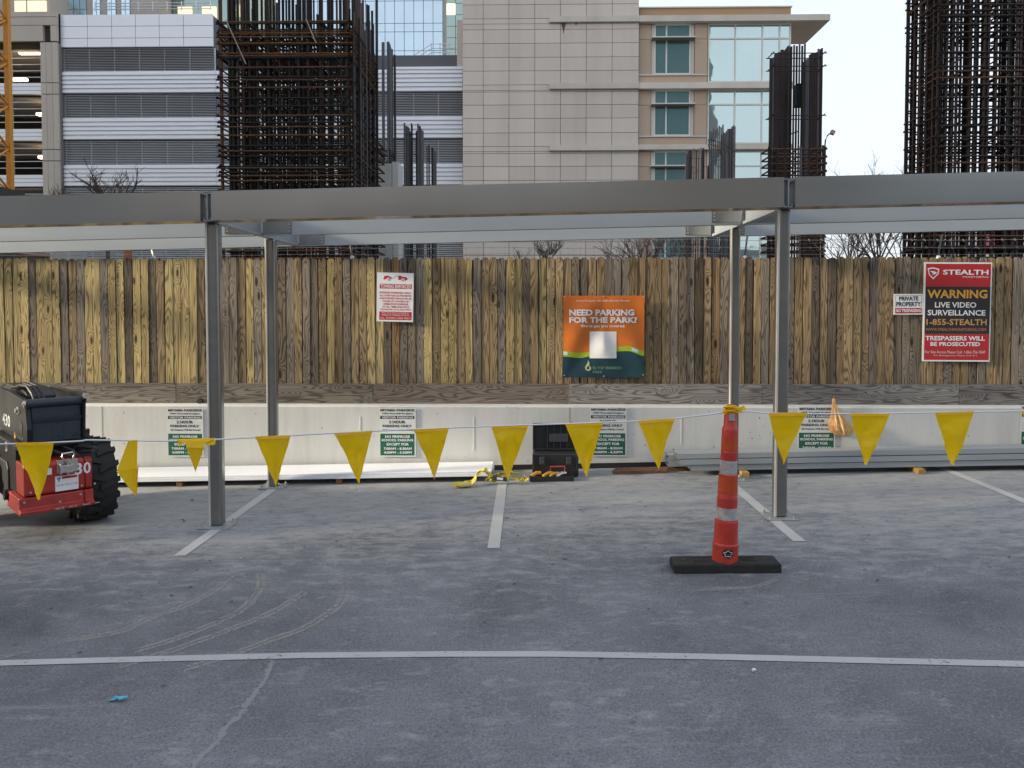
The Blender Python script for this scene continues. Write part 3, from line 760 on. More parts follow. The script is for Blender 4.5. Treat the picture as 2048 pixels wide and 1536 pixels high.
for gx, gy in ((1129, 594), (1207, 594), (1286, 594), (1129, 751), (1208, 752.5), (1286, 750)):
    X = (gx - bcx) * bs; Z = (bcy - gy) * bs
    MB().lathe([(0.009, 0), (0.009, 0.006), (0.004, 0.008)], 10, (0, -1, 0), (X, bdisp(X, Z) - 0.001, Z)).build('grommet', M_STEEL, banner, local=True)

# ================================================================== pennant string
PY = 5.70
rope_px = [(-220, 896), (-60, 890), (0, 888), (75, 886), (160, 882), (178, 880), (260, 881), (330, 882), (395, 880), (430, 879), (545, 873), (707, 864), (863, 857), (1020, 851), (1170, 846), (1312, 840), (1400, 831), (1445, 825), (1452, 822)]
rope_px2 = [(1472, 822), (1500, 823), (1540, 826), (1660, 827.5), (1780, 826.5), (1910, 824), (2048, 822), (2240, 819)]
tie = at(1460, 818, PY)
string = empty('pennant_string', tie, 0, 'white cord strung with yellow triangular pennants across the parking bays', 'pennants')
mb = MB(); mb.tube(smooth_path([at(x, y, PY) for x, y in rope_px], 5), 0.0062, 5); mb.tube(smooth_path([at(x, y, PY) for x, y in rope_px2], 5), 0.0062, 5)
mb.build('cord', M_ROPE, string)
def pennant(tl, tr, tip, seed, bulge=0.032):
    a, b_, c = at(*tl, PY - 0.004), at(*tr, PY - 0.004), at(*tip, PY - 0.01)
    n = 16; vs = []; fs = []
    # band folded over the cord
    for i in range(n + 1):
        t = i / n
        for j in range(n + 1):
            s = j / n; l = a.lerp(c, s); r = b_.lerp(c, s); p = l.lerp(r, t)
            q = Vector((p.x * 6 + seed * 3.1, p.z * 5, seed))
            d = bulge * (mnoise.noise(q) * 1.2 + 0.6 * math.sin((t - 0.5) * 3.0 + seed)) * min(1, s * 3)
            d += 0.010 * (1 - abs(mnoise.noise(q * 1.9 + Vector((7, 3, 0)))) * 3.0) * min(1, s * 3)
            vs.append(p + Vector((0.006 * mnoise.noise(q * 1.7), d, 0)))
    for i in range(n):
        for j in range(n):
            k = i * (n + 1) + j; fs.append((k, k + n + 1, k + n + 2, k + 1))
    o = MB().add(vs, fs).build('pennant', M_PENNANT, string, origin=a)
    for p in o.data.polygons: p.use_smooth = True
    h = Vector((0, -0.008, -0.024)); w = (b_ - a) * 0.03
    hb = MB().add([a, b_, b_ + h - w, a + h + w], [(0, 1, 2, 3)]).build('hem', M_PENNANT, o)
    return o
for i, (l, r_, t) in enumerate([((31, 885), (108, 884), (77, 1000)), ((510, 873), (582, 870), (550, 976)), ((668, 866), (745, 861), (718, 972)), ((826, 858), (898, 855), (869, 958)),
                                ((982, 852), (1058, 849), (1015, 962)), ((1130, 847), (1207, 844), (1173, 956)), ((1275, 841), (1350, 836), (1318, 941)), ((1537, 825), (1614, 825), (1566, 928)),
                                ((1700, 826), (1780, 826), (1732, 930)), ((1870, 824), (1948, 822), (1906, 931)), ((2043, 821), (2120, 820), (2083, 930))]):
    pennant(l, r_, t, i + 1)
def loose(polys, name='pennant'):
    mb = MB()
    for pts in polys:
        vs = [at(x, y, PY + d) for x, y, d in pts]; mb.add(vs, [tuple(range(len(vs)))])
    return mb.build(name, M_PENNANT, string, origin=at(polys[0][0][0], polys[0][0][1], PY))
loose([[(257, 880, 0), (275, 880, -0.01), (274, 937, -0.05), (233, 943, 0.06)], [(274, 937, -0.05), (277, 925, 0.0), (277, 932, 0.02), (274, 988, 0.0), (271, 992, 0.0), (233, 943, 0.06)]])
loose([[(354, 878, 0), (432, 876, 0), (430, 890, -0.02), (412, 890.5, -0.02), (411, 885, -0.03), (369, 886, -0.03), (358, 893, -0.02)], [(371, 880, -0.02), (411, 880, -0.02), (408, 896, -0.05), (373, 895, -0.05)], [(373, 895, -0.04), (408, 896, -0.04), (391, 944, 0.0)]])
loose([[(1475, 816, -0.02), (1488, 811, 0.0), (1492, 818, 0.03), (1484, 826, 0.0), (1474, 825, -0.03)], [(1444, 825, -0.02), (1456, 821, -0.05), (1478, 826, -0.03), (1466, 829, -0.04), (1450, 829, -0.03)]])

# ================================================================== traffic channelizer
cb = gnd(1449, 1138); cb.z = zg(cb.x)
chan = empty('traffic_channelizer', cb, 0, 'orange traffic channelizer post with two white bands on a black rubber base', 'traffic cone')
s_ = cb.y / F
mb = MB(); w, dp, hh = 0.400, 0.10, 0.075
vsb = []
for z, k in ((0, 1.0), (hh * 0.85, 1.0), (hh, 0.965)):
    for (a, b_) in ((-w, -dp), (w, -dp), (w, dp), (-w, dp)):
        vsb.append((a * k if k == 1 else a - math.copysign(0.012, a), b_ if k == 1 else b_ - math.copysign(0.012, b_), z))
fs = [(3, 2, 1, 0), (8, 9, 10, 11)] + [(l * 4 + i, l * 4 + (i + 1) % 4, l * 4 + 4 + (i + 1) % 4, l * 4 + 4 + i) for l in (0, 1) for i in range(4)]
base = mb.add(vsb, fs).build('base', M_RUBBER, chan, local=True, bevel=0.006)
base.rotation_euler = (0, -SLOPE, R(-1))
for sx in (-1, 1):
    MB().box(sx * 0.31 - 0.02, sx * 0.31 + 0.02, -0.02, 0.02, hh - 0.001, hh + 0.002).build('lifting_slot', M_BLACK, base, local=True)
    mb = MB()
    for q in range(5): mb.box(sx * 0.18 - 0.05 + q * 0.02, sx * 0.18 - 0.04 + q * 0.02, -0.03, 0.03, hh - 0.001, hh + 0.003)
    mb.box(sx * 0.18 - 0.06, sx * 0.18 + 0.06, -0.045, -0.038, hh - 0.001, hh + 0.003); mb.box(sx * 0.18 - 0.06, sx * 0.18 + 0.06, 0.038, 0.045, hh - 0.001, hh + 0.003)
    mb.build('moulded_mark', M_RUBBER, base, local=True)
def zc(py): return (1128 - py) * s_ + hh * 0.6
def rc(r): return r * s_
prof = [(25.5, 1128), (25.2, 1100), (25.4, 1090), (26, 1087), (25, 1085), (23.6, 1084), (22.8, 1046), (23.4, 1042), (22.6, 1039), (20.4, 1038), (20.0, 1013), (20.2, 1012), (19.9, 996), (20.2, 994), (19.3, 992), (18.6, 950), (18.9, 948), (18.0, 946.5), (16.6, 946), (16.0, 919), (16.2, 918), (16.2, 904), (16.8, 902), (15.4, 900), (15.8, 870), (15.9, 858), (15.0, 854), (12.8, 850), (12.4, 824)]
LEAN = Matrix.Rotation(R(1.7), 3, 'Y')
def part(prof, name, mat, k=28, grow=0.0):
    mb = MB().lathe([(rc(r) + grow, zc(y)) for r, y in prof], k)
    mb.v = [tuple(LEAN @ Vector(v)) for v in mb.v]
    return mb.build(name, mat, chan, local=True, smooth=True)
part(prof, 'post', M_CONE)
part([(20.2, 1037), (20.0, 1013)], 'white_band', M_CONEW, 28, 0.0016)
part([(16.5, 946), (16.1, 919)], 'white_band', M_CONEW, 28, 0.0016)
part([(19.35, 984), (18.75, 951)], 'orange_band', M_CONE2, 28, 0.0012)
part([(16.0, 900), (15.9, 872)], 'orange_band', M_CONE2, 28, 0.0012)
# flattened handle loop on top
mb = MB(); hz = zc(826)
pts = [(-0.03, 0, hz - 0.02), (-0.036, 0, hz + 0.03), (-0.02, 0, hz + 0.055), (0.0, 0, hz + 0.062), (0.022, 0, hz + 0.055), (0.036, 0, hz + 0.03), (0.03, 0, hz - 0.02)]
mb.tube([LEAN @ Vector(p) for p in pts], 0.013, 8); mb.build('handle', M_CONE, chan, local=True, smooth=True)
mb = MB()
for q in range(9):
    z = hz + 0.012 + 0.0055 * q; rr = 0.034 + 0.008 * math.sin(q * 2.1)
    ring = [LEAN @ Vector((rr * 1.3 * math.cos(a + q), rr * math.sin(a + q), z + 0.008 * math.sin(a * 2 + q))) for a in [i * math.pi / 6 for i in range(13)]]
    mb.tube(ring, 0.0075, 6)
kn = MB(); kn.v = [tuple(Vector(v) + cb) for v in mb.v]; kn.f = mb.f
kn.build('knot', M_PENNANT, string, smooth=True)
mb = MB(); z = zc(838); mb.v = []
mb.box(-0.024, 0.020, -rc(13) - 0.003, -rc(12), zc(838), zc(825)); mb.box(-0.016, 0.008, -rc(13.2) - 0.004, -rc(13) - 0.002, zc(836), zc(824))
mb.v = [tuple(LEAN @ Vector(v)) for v in mb.v]; mb.build('grip_slot', M_CONEW, chan, local=True)
# round sticker on the foot
mb = MB(); r0 = rc(25.8); vs = [LEAN @ Vector((r0 * math.sin(-0.05) , -r0 - 0.001, zc(1101)))]
for i in range(17):
    a = 2 * math.pi * i / 16; ang = -0.05 + 0.44 * math.cos(a); vs.append(LEAN @ Vector((r0 * 1.01 * math.sin(ang), -r0 * 1.01 * math.cos(ang) - 0.001, zc(1101) + 0.034 * math.sin(a))))
MB().add(vs, [(0, i, i + 1) for i in range(1, 17)]).build('sticker', M_BLACK, chan, local=True)
vs2 = []
for i in range(24):
    a = 2 * math.pi * i / 23; rr = 0.7 + 0.18 * math.sin(a * 5)
    ang = -0.05 + 0.40 * rr * math.cos(a); vs2.append(LEAN @ Vector((r0 * 1.02 * math.sin(ang), -r0 * 1.02 * math.cos(ang) - 0.0015, zc(1101) + 0.030 * rr * math.sin(a))))
mbk = MB(); mbk.tube(vs2, 0.0016, 4); mbk.build('sticker_print', M_WHITEP, chan, local=True)

# ================================================================== stacks lying along the wall
def block(name, p, size, rz, label, colr, group):
    o = MB().box(-size[0] / 2, size[0] / 2, -size[1] / 2, size[1] / 2, 0, size[2]).build(name, M_LUMBER, None, local=True, bevel=0.003)
    o.location = p; o.rotation_euler = (0, -SLOPE, rz); o.color = (*colr, 1)
    return tag(o, label, 'wood block', group)
# white siding panels on blocks (left)
BX0, BX1 = -6.9, -0.42
def slab(x0, x1, y0, y1, up0, up1, name, mat, parent, bevel=0.003):
    mb = MB(); vs = [(x, y, zg(x) + u) for u in (up0, up1) for y in (y0, y1) for x in (x0, x1)]
    mb.add(vs, [(0, 2, 3, 1), (4, 5, 7, 6), (0, 1, 5, 4), (2, 6, 7, 3), (0, 4, 6, 2), (1, 3, 7, 5)])
    return mb.build(name, mat, parent, bevel=bevel, origin=(x0, y0, zg(x0)))
for k in range(3):
    u0 = 0.066 + k * 0.019
    o = slab(BX0 + random.uniform(-.02, .02), BX1 + random.uniform(-.02, .02), 8.76 + k * 0.012, 9.36, u0, u0 + 0.0175, 'siding_panel', M_SIDING, None)
    tag(o, ['bottom of three long white siding panels lying by the wall', 'middle one of three long white siding panels lying by the wall', 'topmost long white siding panel lying on the stack by the wall'][k], 'panel', 'white siding panels stacked along the wall')
for px_, lab in ((358, 'square wood block under the white panels near the left canopy post'), (677, 'notched wood block under the white panels between two pennants')):
    g = gnd(px_, 974 if px_ < 500 else 969); block('wood_block', (g.x, 9.03, zg(g.x)), (0.07, 0.52, 0.064), 0, lab, (0.30, 0.15, 0.08), 'wood blocks under the white panels')
block('wood_block', (-5.9, 9.03, zg(-5.9)), (0.07, 0.52, 0.064), 0, 'wood block under the white panels behind the machine tyre', (0.30, 0.15, 0.08), 'wood blocks under the white panels')
# galvanised purlins stacked on blocks (right)
def cchan(x0, x1, y0, y1, u0, u1, lab):
    mb = MB(); t = 0.005; H = u1 - u0
    prof = [(y0, 0), (y1, 0), (y1, 0.02), (y1 - t, 0.02), (y1 - t, t), (y0 + t, t), (y0 + t, H - t), (y1 - t, H - t), (y1 - t, H - 0.02), (y1, H - 0.02), (y1, H), (y0, H)]
    n = len(prof)
    mb.add([(xx, p[0], zg(xx) + u0 + p[1]) for xx in (x0, x1) for p in prof], [(i, n + i, n + (i + 1) % n, (i + 1) % n) for i in range(n)])
    o = mb.build('steel_channel', M_MATTE, None, origin=(x0, y0, zg(x0) + u0))
    return tag(o, lab, 'steel channel', 'galvanized channels stacked along the wall')
cchan(1.96, 9.2, 8.88, 9.10, 0.066, 0.130, 'galvanized steel channel at the bottom front of the stack by the wall')
cchan(1.82, 9.2, 8.86, 9.10, 0.140, 0.200, 'galvanized steel channel in the middle of the stack by the wall')
cchan(1.80, 9.3, 8.88, 9.12, 0.210, 0.268, 'galvanized steel channel on top of the stack by the wall')
cchan(1.74, 9.0, 9.14, 9.36, 0.062, 0.135, 'galvanized steel channel at the back of the stack, lying lowest against the wall')
cchan(1.74, 9.0, 9.14, 9.36, 0.139, 0.205, 'galvanized steel channel at the back of the stack, the upper one against the wall')
for px_, py_, lab in ((1484, 948, 'yellow wood block under the steel channels behind the traffic channelizer'), (1834, 944, 'yellow wood block under the steel channels below the rightmost pennants')):
    g = gnd(px_, py_); block('wood_block', (g.x, 9.05, zg(g.x)), (0.085, 0.56, 0.06), R(-2), lab, (0.62, 0.40, 0.13), 'wood blocks under the steel channels')
g = gnd(1300, 941)
for k, (x0, x1, y, lab) in enumerate(((1.06, 1.72, 9.10, 'short brown plank on the ground left of the steel channels'), (1.10, 1.98, 9.21, 'second brown plank lying behind the short plank by the wall'))):
    o = block('timber_plank', ((x0 + x1) / 2, y, zg(x0 + x1) / 2 * 1.0), (x1 - x0, 0.085, 0.042), R(1.2), lab, (0.34, 0.19, 0.11), 'planks left of the steel channels'); o['category'] = 'plank'

# ================================================================== toolbox
tb = gnd(1110, 951); tbx = empty('toolbox', (tb.x, 9.08, zg(tb.x)), 0, 'open black plastic toolbox against the cream wall', 'toolbox')
w = 0.27
o = MB().prism([(-0.15, 0.0), (0.10, 0.0), (0.10, 0.29), (-0.15, 0.29)], 'x', -w, w).build('box', M_BLACK, tbx, local=True, bevel=0.018)
for sx in (-1, 1):
    MB().box(sx * 0.16 - 0.03, sx * 0.16 + 0.03, -0.172, -0.15, 0.16, 0.25).build('latch', plain('grey_latch', (0.05, 0.05, 0.055), 0.5), tbx, local=True, bevel=0.004)
    MB().box(sx * 0.262 - 0.014, sx * 0.262 + 0.014, -0.166, -0.148, 0.02, 0.28).build('corner_rib', M_BLACK, tbx, local=True, bevel=0.004)
lid = MB()
z0, z1 = 0.30, 0.62
lid.box(-w, w, 0.06, 0.08, z0, z1); lid.box(-w, w, 0.0, 0.06, z0, z0 + 0.018); lid.box(-w, w, 0.0, 0.06, z1 - 0.018, z1); lid.box(-w, -w + 0.018, 0.0, 0.06, z0 + 0.018, z1 - 0.018); lid.box(w - 0.018, w, 0.0, 0.06, z0 + 0.018, z1 - 0.018)
lido = lid.build('lid', M_BLACK, tbx, local=True, bevel=0.006); lido.rotation_euler = (R(-4), 0, 0)
for xx in (-0.09, -0.01, 0.07, 0.15): MB().box(xx - 0.004, xx + 0.004, 0.02, 0.06, z0 + 0.02, z1 - 0.02).build('divider', plain('smoked_divider', (0.05, 0.05, 0.055), 0.35), lido, local=True)
MB().box(-0.07, 0.16, 0.012, 0.018, 0.40, 0.50).build('smoked_cover', plain('smoked_cover', (0.06, 0.062, 0.07), 0.25), lido, local=True)
tray = MB(); tray.box(-0.30, 0.20, -0.36, -0.18, 0.0, 0.012); tray.box(-0.30, 0.20, -0.37, -0.355, 0.0, 0.06); tray.box(-0.31, -0.295, -0.37, -0.18, 0.0, 0.06); tray.box(0.19, 0.205, -0.37, -0.18, 0.0, 0.06)
tray.build('front_tray', M_BLACK, tbx, local=True, bevel=0.004)
M_TY = plain('yellow_tool_plastic', (0.62, 0.33, 0.02), 0.45); M_TR = plain('red_tool_plastic', (0.36, 0.04, 0.03), 0.45)
for k, (xx, c, m_) in enumerate(((-0.24, 0.03, M_TY), (-0.10, 0.026, M_TY), (-0.02, 0.02, M_TY), (0.06, 0.028, M_STEEL))):
    q = MB(); q.tube([(xx - 0.05, -0.30, 0.05), (xx + 0.01, -0.25, 0.075), (xx + 0.06, -0.22, 0.07)], c * 0.8, 8); q.build('hand_tool', m_, tbx, local=True, smooth=True)
q = MB(); q.tube([(-0.06, -0.19, 0.05), (-0.06, -0.20, 0.14), (0.11, -0.20, 0.145), (0.11, -0.19, 0.05)], 0.011, 6); q.build('tool_handle', M_TR, tbx, local=True)

# ================================================================== yellow strap
def ribbon(pts, w, mat, name, parent=None, seed=0):
    vs = []; fs = []; n = len(pts)
    for i, p in enumerate(pts):
        d = (pts[min(i + 1, n - 1)] - pts[max(i - 1, 0)]); d.normalize()
        ang = 0.9 * mnoise.noise(Vector((i * 0.23, seed, 0))) * 1.4 + 0.5
        side = d.cross(Vector((0, 0, 1))); side = side.normalized() if side.length > 1e-4 else Vector((1, 0, 0))
        up = side.cross(d); a = side * math.cos(ang) + up * math.sin(ang)
        for s in (-1, 1): vs.append(p + a * s * w / 2)
    for i in range(n - 1): fs.append((2 * i, 2 * i + 1, 2 * i + 3, 2 * i + 2))
    o = MB().add(vs, fs).build(name, mat, parent)
    md = o.modifiers.new('thick', 'SOLIDIFY'); md.thickness = 0.003
    return o
st = empty('lifting_strap', gnd(985, 968), 0, 'yellow webbing strap lying in loops at the end of the white panels', 'strap')
def gp(px, py, u): v = gnd(px, py); return Vector((v.x, v.y, zg(v.x) + u))
def sp_(zx, zy, Y=8.62):
    p = at(880 + zx / 4.876, 800 + zy / 4.876, Y); p.z = max(p.z, zg(p.x) + 0.012); return p
ribbon(smooth_path([sp_(*q) for q in ((500, 760), (470, 700), (430, 680), (370, 715), (320, 790), (260, 805, 8.58), (165, 815, 8.5), (155, 840, 8.46), (230, 848, 8.46), (310, 830, 8.5), (345, 750), (410, 690), (460, 710), (500, 770), (560, 790))], 6), 0.058, M_STRAP, 'webbing_loop', st, 1)
ribbon(smooth_path([sp_(*q) for q in ((450, 790), (520, 740), (580, 712), (660, 706), (740, 712), (810, 730), (850, 765), (800, 775), (720, 755), (640, 735), (560, 735), (480, 775))], 6), 0.058, M_STRAP, 'webbing_loop', st, 5)
a = at(1000, 957, 8.56); MB().cbox(a, (0.17, 0.012, 0.05), Matrix.Rotation(R(8), 3, 'Y')).build('care_label', plain('strap_label', (0.05, 0.045, 0.04), 0.6), st)
MB().cbox(a + Vector((0, -0.008, 0)), (0.07, 0.004, 0.028), Matrix.Rotation(R(8), 3, 'Y')).build('label_print', M_WHITEP, st)
a = at(1018, 958, 8.54); MB().cbox(a, (0.018, 0.014, 0.07), Matrix.Rotation(R(18), 3, 'Y')).build('green_tag', plain('green_tag', (0.05, 0.36, 0.20), 0.5), st)

# ================================================================== hanging plastic bag
bt = at(1668, 806, WY - 0.05)
bag = empty('plastic_bag', bt, 0, 'crumpled tan plastic bag hanging on the wall in front of a parking sign', 'bag')
prof = [(0.022, 0.05), (0.016, 0.0), (0.03, -0.05), (0.055, -0.12), (0.085, -0.20), (0.115, -0.28), (0.125, -0.34), (0.10, -0.385), (0.04, -0.41)]
k = 40; vs = []; fs = []
for i, (r, h) in enumerate(prof):
    for j in range(k):
        t = 2 * math.pi * j / k
        rr = r * (1 + 0.30 * math.sin(9 * t + i * 0.4) * min(1, i * 0.25) + 0.5 * mnoise.noise(Vector((3 * math.cos(t), 3 * math.sin(t), h * 9))))
        vs.append((rr * math.cos(t) + 0.11 * max(0, -h) / 0.4, 0.55 * rr * math.sin(t), h + 0.03 * mnoise.noise(Vector((math.cos(t) * 2, math.sin(t) * 2, i)))))
for i in range(len(prof) - 1):
    for j in range(k): fs.append((i * k + j, i * k + (j + 1) % k, (i + 1) * k + (j + 1) % k, (i + 1) * k + j))
fs.append(tuple(range((len(prof) - 1) * k, len(prof) * k)))
MB().add(vs, fs).build('bag_body', M_BAG, bag, local=True)
MB().tube([(-0.012, 0.02, 0.0), (-0.014, 0, 0.05), (0.006, -0.01, 0.075), (0.02, 0, 0.05), (0.016, 0.02, 0.0)], 0.008, 6).build('handle_knot', M_BAG, bag, local=True)
MB().tube([(0.005, 0.06, 0.055), (0.005, -0.02, 0.06), (0.002, -0.03, 0.075)], 0.007, 6).build('hook', M_BLACK, bag, local=True)

# ================================================================== compact loader at the left edge
O = Vector((-4.25, 6.80, zg(-4.25)))
ld = empty('compact_loader', O, R(-45), 'black and red compact loader with a chunky tyre at the left edge', 'loader')
def lp(mb, name, mat, parent=ld, **kw): return mb.build(name, mat, parent, local=True, **kw)
# local axes: x = out of the rear face, y = along the rear face (far side +), z up
rb = MB(); rb.prism([(-0.46, 0.42), (-0.02, 0.42), (0.0, 0.44), (0.0, 0.69), (-0.03, 0.715), (-0.46, 0.715)], 'y', -0.33, 0.16)
lp(rb, 'counterweight', M_LOADRED, bevel=0.012)
rb = MB(); rb.prism([(-0.07, 0.42), (-0.02, 0.42), (0.0, 0.44), (0.0, 0.69), (-0.03, 0.715), (-0.07, 0.715)], 'y', 0.163, 0.222)
lp(rb, 'counterweight_wing', M_LOADRED, bevel=0.008)
rb = MB(); rb.prism([(-0.5, 0.26), (0.0, 0.26), (0.05, 0.275), (0.055, 0.30), (0.01, 0.315), (0.004, 0.415), (-0.5, 0.415)], 'y', -0.37, 0.15)
lp(rb, 'lower_bumper', M_LOADRED, bevel=0.01)
rb = MB(); rb.prism([(-0.07, 0.27), (0.0, 0.262), (0.05, 0.277), (0.055, 0.302), (0.01, 0.317), (0.002, 0.413), (-0.07, 0.413)], 'y', 0.153, 0.23)
lp(rb, 'bumper_wing', M_LOADRED, bevel=0.008)
sc = MB()
for q in range(7):
    y = -0.1 + q * 0.055 + random.uniform(-.01, .01); sc.box(0.048, 0.057, y, y + random.uniform(0.015, 0.04), 0.283, 0.29 + random.uniform(0, 0.006))
lp(sc, 'scrape_mark', M_STEEL)
# hitch
h = MB(); h.box(0.002, 0.012, -0.07, 0.10, 0.60, 0.72); h.box(0.012, 0.07, -0.06, -0.045, 0.60, 0.69); h.box(0.012, 0.07, 0.03, 0.045, 0.60, 0.69); h.box(0.06, 0.075, -0.06, 0.045, 0.61, 0.68)
lp(h, 'hitch_bracket', M_STEEL, bevel=0.004)
h = MB(); h.tube([(0.05, -0.02, 0.72), (0.05, -0.04, 0.76), (0.05, -0.03, 0.785), (0.05, 0.05, 0.79), (0.05, 0.065, 0.765), (0.05, 0.05, 0.73)], 0.009, 8); h.tube([(0.05, 0.01, 0.58), (0.05, 0.01, 0.735)], 0.013, 8)
lp(h, 'hitch_pin', M_STEEL, smooth=True)
def lt(s, y0, y1, z0, z1, x, mat, bold=0.02, name='lettering'):
    vs, fs = text_mesh(s, y0, y1, z0, z1, bold, 0)
    return lp(MB().add([(x, v.x, v.z) for v in vs], fs), name, mat)
lt('3', 0.075, 0.138, 0.565, 0.675, 0.0035, M_WHITEP, 0.02, 'digit'); lt('0', 0.148, 0.21, 0.565, 0.675, 0.0035, M_WHITEP, 0.02, 'digit')
MB_ = MB().add([(0.003, -0.085, 0.435), (0.003, 0.105, 0.435), (0.003, 0.105, 0.575), (0.003, -0.085, 0.575)], [(0, 1, 2, 3)]); lp(MB_, 'phone_sticker', M_WHITEP)
MB_ = MB().add([(0.0036, -0.03, 0.545), (0.0036, 0.095, 0.545), (0.0036, 0.095, 0.568), (0.0036, -0.03, 0.568)], [(0, 1, 2, 3)]); lp(MB_, 'sticker_band', paint(SRED))
MB_ = MB().add([(0.0036, -0.075, 0.565), (0.0036, -0.035, 0.565), (0.0036, -0.055, 0.515)], [(0, 1, 2)]); lp(MB_, 'sticker_mark', paint((0.25, 0.26, 0.3)))
lt('(214) 324-2158', -0.075, 0.095, 0.478, 0.498, 0.004, paint((0.05, 0.06, 0.12)), 0.0)
MB_ = MB().add([(0.003, -0.17, 0.60), (0.003, -0.11, 0.60), (0.003, -0.11, 0.66), (0.003, -0.17, 0.66)], [(0, 1, 2, 3)]); lp(MB_, 'small_sticker', M_WHITEP)
# chassis and body side
b_ = MB(); b_.prism([(-1.45, 0.30), (-0.46, 0.30), (-0.30, 0.36), (-0.30, 0.80), (-0.16, 0.82), (-0.16, 0.86), (-1.45, 0.86)], 'y', -0.335, 0.16)
lp(b_, 'chassis', M_LOADBLK, bevel=0.015)
b_ = MB(); b_.prism([(-1.45, 0.86), (-0.20, 0.86), (-0.19, 1.0), (-0.26, 1.22), (-0.30, 1.26), (-0.46, 1.275), (-0.62, 1.28), (-1.0, 1.30), (-1.45, 1.30)], 'y', -0.26, -0.215)
lp(b_, 'side_plate', M_LOADBLK, bevel=0.008)
b_ = MB(); b_.prism([(-1.45, 0.86), (-0.22, 0.86), (-0.21, 1.02), (-0.19, 1.22), (-0.13, 1.26), (-0.12, 1.30), (-0.17, 1.325), (-0.4, 1.325), (-0.6, 1.30), (-1.45, 1.30)], 'y', 0.20, 0.23)
lp(b_, 'side_plate', M_LOADBLK, bevel=0.008)
b_ = MB(); b_.box(-0.32, -0.24, -0.213, 0.198, 0.862, 1.20)
fp = lp(b_, 'rear_panel', M_LOADGREY, bevel=0.01)
b_ = MB(); b_.prism([(-0.24, 1.05), (-0.225, 1.055), (-0.215, 1.085), (-0.24, 1.10)], 'y', -0.21, 0.195); lp(b_, 'rib', M_LOADGREY, fp)
for (yy, zz, r) in ((-0.10, 1.03, 0.014), (-0.14, 0.985, 0.008), (-0.14, 0.945, 0.007), (-0.14, 0.905, 0.007), (-0.05, 0.985, 0.007), (-0.05, 0.945, 0.007), (-0.05, 0.905, 0.007), (-0.095, 0.905, 0.014), (0.05, 0.91, 0.02), (0.03, 0.895, 0.012), (0.075, 0.90, 0.012), (0.045, 1.12, 0.008)):
    q = MB(); q.lathe([(r, 0), (r, 0.003)], 14, (1, 0, 0), (-0.2398, yy + 0.1, zz)); lp(q, 'bolt_hole', M_BLACK, fp)
q = MB(); q.lathe([(0.04, -0.25), (0.04, 0.22)], 20, (0, 1, 0), (-0.24, 0, 1.235)); lp(q, 'cross_tube', M_LOADGREY, smooth=True)
for yy in (-0.272, 0.23):
    q = MB(); q.lathe([(0.03, 0), (0.03, 0.014), (0.014, 0.016), (0.014, 0.024)], 18, (0, -1, 0) if yy < 0 else (0, 1, 0), (-0.24, yy + (0.012 if yy < 0 else 0), 1.235)); lp(q, 'pivot_pin', M_STEEL, smooth=True)
q = MB(); q.lathe([(0.028, 0), (0.028, 0.02)], 14, (1, 0, 0), (-0.135, 0.215, 1.285)); lp(q, 'pivot_pin', M_STEEL)
q = MB(); q.lathe([(0.038, 0), (0.038, 0.012), (0.022, 0.014), (0.022, 0.03)], 18, (0, -1, 0), (-0.52, -0.26, 1.15)); lp(q, 'pivot_pin', M_STEEL, smooth=True)
q = MB(); q.box(-0.47, -0.44, -0.272, -0.26, 1.13, 1.15); lp(q, 'pin_keeper', M_STEEL)
q = MB(); q.lathe([(0.06, 0), (0.06, 0.004)], 22, (0, -1, 0), (-0.42, -0.26, 1.0)); lp(q, 'access_hole', M_BLACK)
# loader arm and hoses running forward over the top
b_ = MB(); b_.prism([(-1.7, 1.24), (-0.9, 1.22), (-0.80, 1.21), (-0.70, 1.24), (-0.72, 1.26), (-0.80, 1.29), (-1.0, 1.32), (-1.7, 1.32)], 'y', -0.15, 0.10)
lp(b_, 'lift_arm', M_LOADBLK, bevel=0.02)
for k_ in range(3):
    q = MB(); q.tube([Vector(p) for p in ((-1.2, -0.19 + k_ * 0.04, 1.30), (-0.8, -0.19 + k_ * 0.04, 1.365 + 0.01 * k_), (-0.55, -0.18 + k_ * 0.04, 1.37), (-0.40, -0.17 + k_ * 0.04, 1.31), (-0.36, -0.16 + k_ * 0.04, 1.24))], 0.014, 8); lp(q, 'hose', M_BLACK, smooth=True)
# lettering on the side plate
def ls(s, x0, x1, z0, z1, mat, bold=0.02):
    vs, fs = text_mesh(s, x0, x1, z0, z1, bold, 0); lp(MB().add([(v.x, -0.2635, v.z) for v in vs], fs), 'lettering', mat)
ls('430', -1.26, -0.90, 0.94, 1.06, M_WHITEP)
q = MB().add([(-0.74, -0.2632, 0.865), (-0.66, -0.2632, 0.865), (-0.70, -0.2632, 0.93)], [(0, 1, 2)]); lp(q, 'warning_triangle', paint(AMB))
q = MB().add([(-0.72, -0.3382, 0.75), (-0.64, -0.3382, 0.75), (-0.64, -0.3382, 0.84), (-0.72, -0.3382, 0.84)], [(0, 1, 2, 3)]); lp(q, 'tie_down_sticker', paint((0.4, 0.4, 0.42)))
q = MB(); q.lathe([(0.028, 0), (0.028, 0.001)], 16, (0, -1, 0), (-0.68, -0.339, 0.795)); lp(q, 'sticker_symbol', M_BLACK)
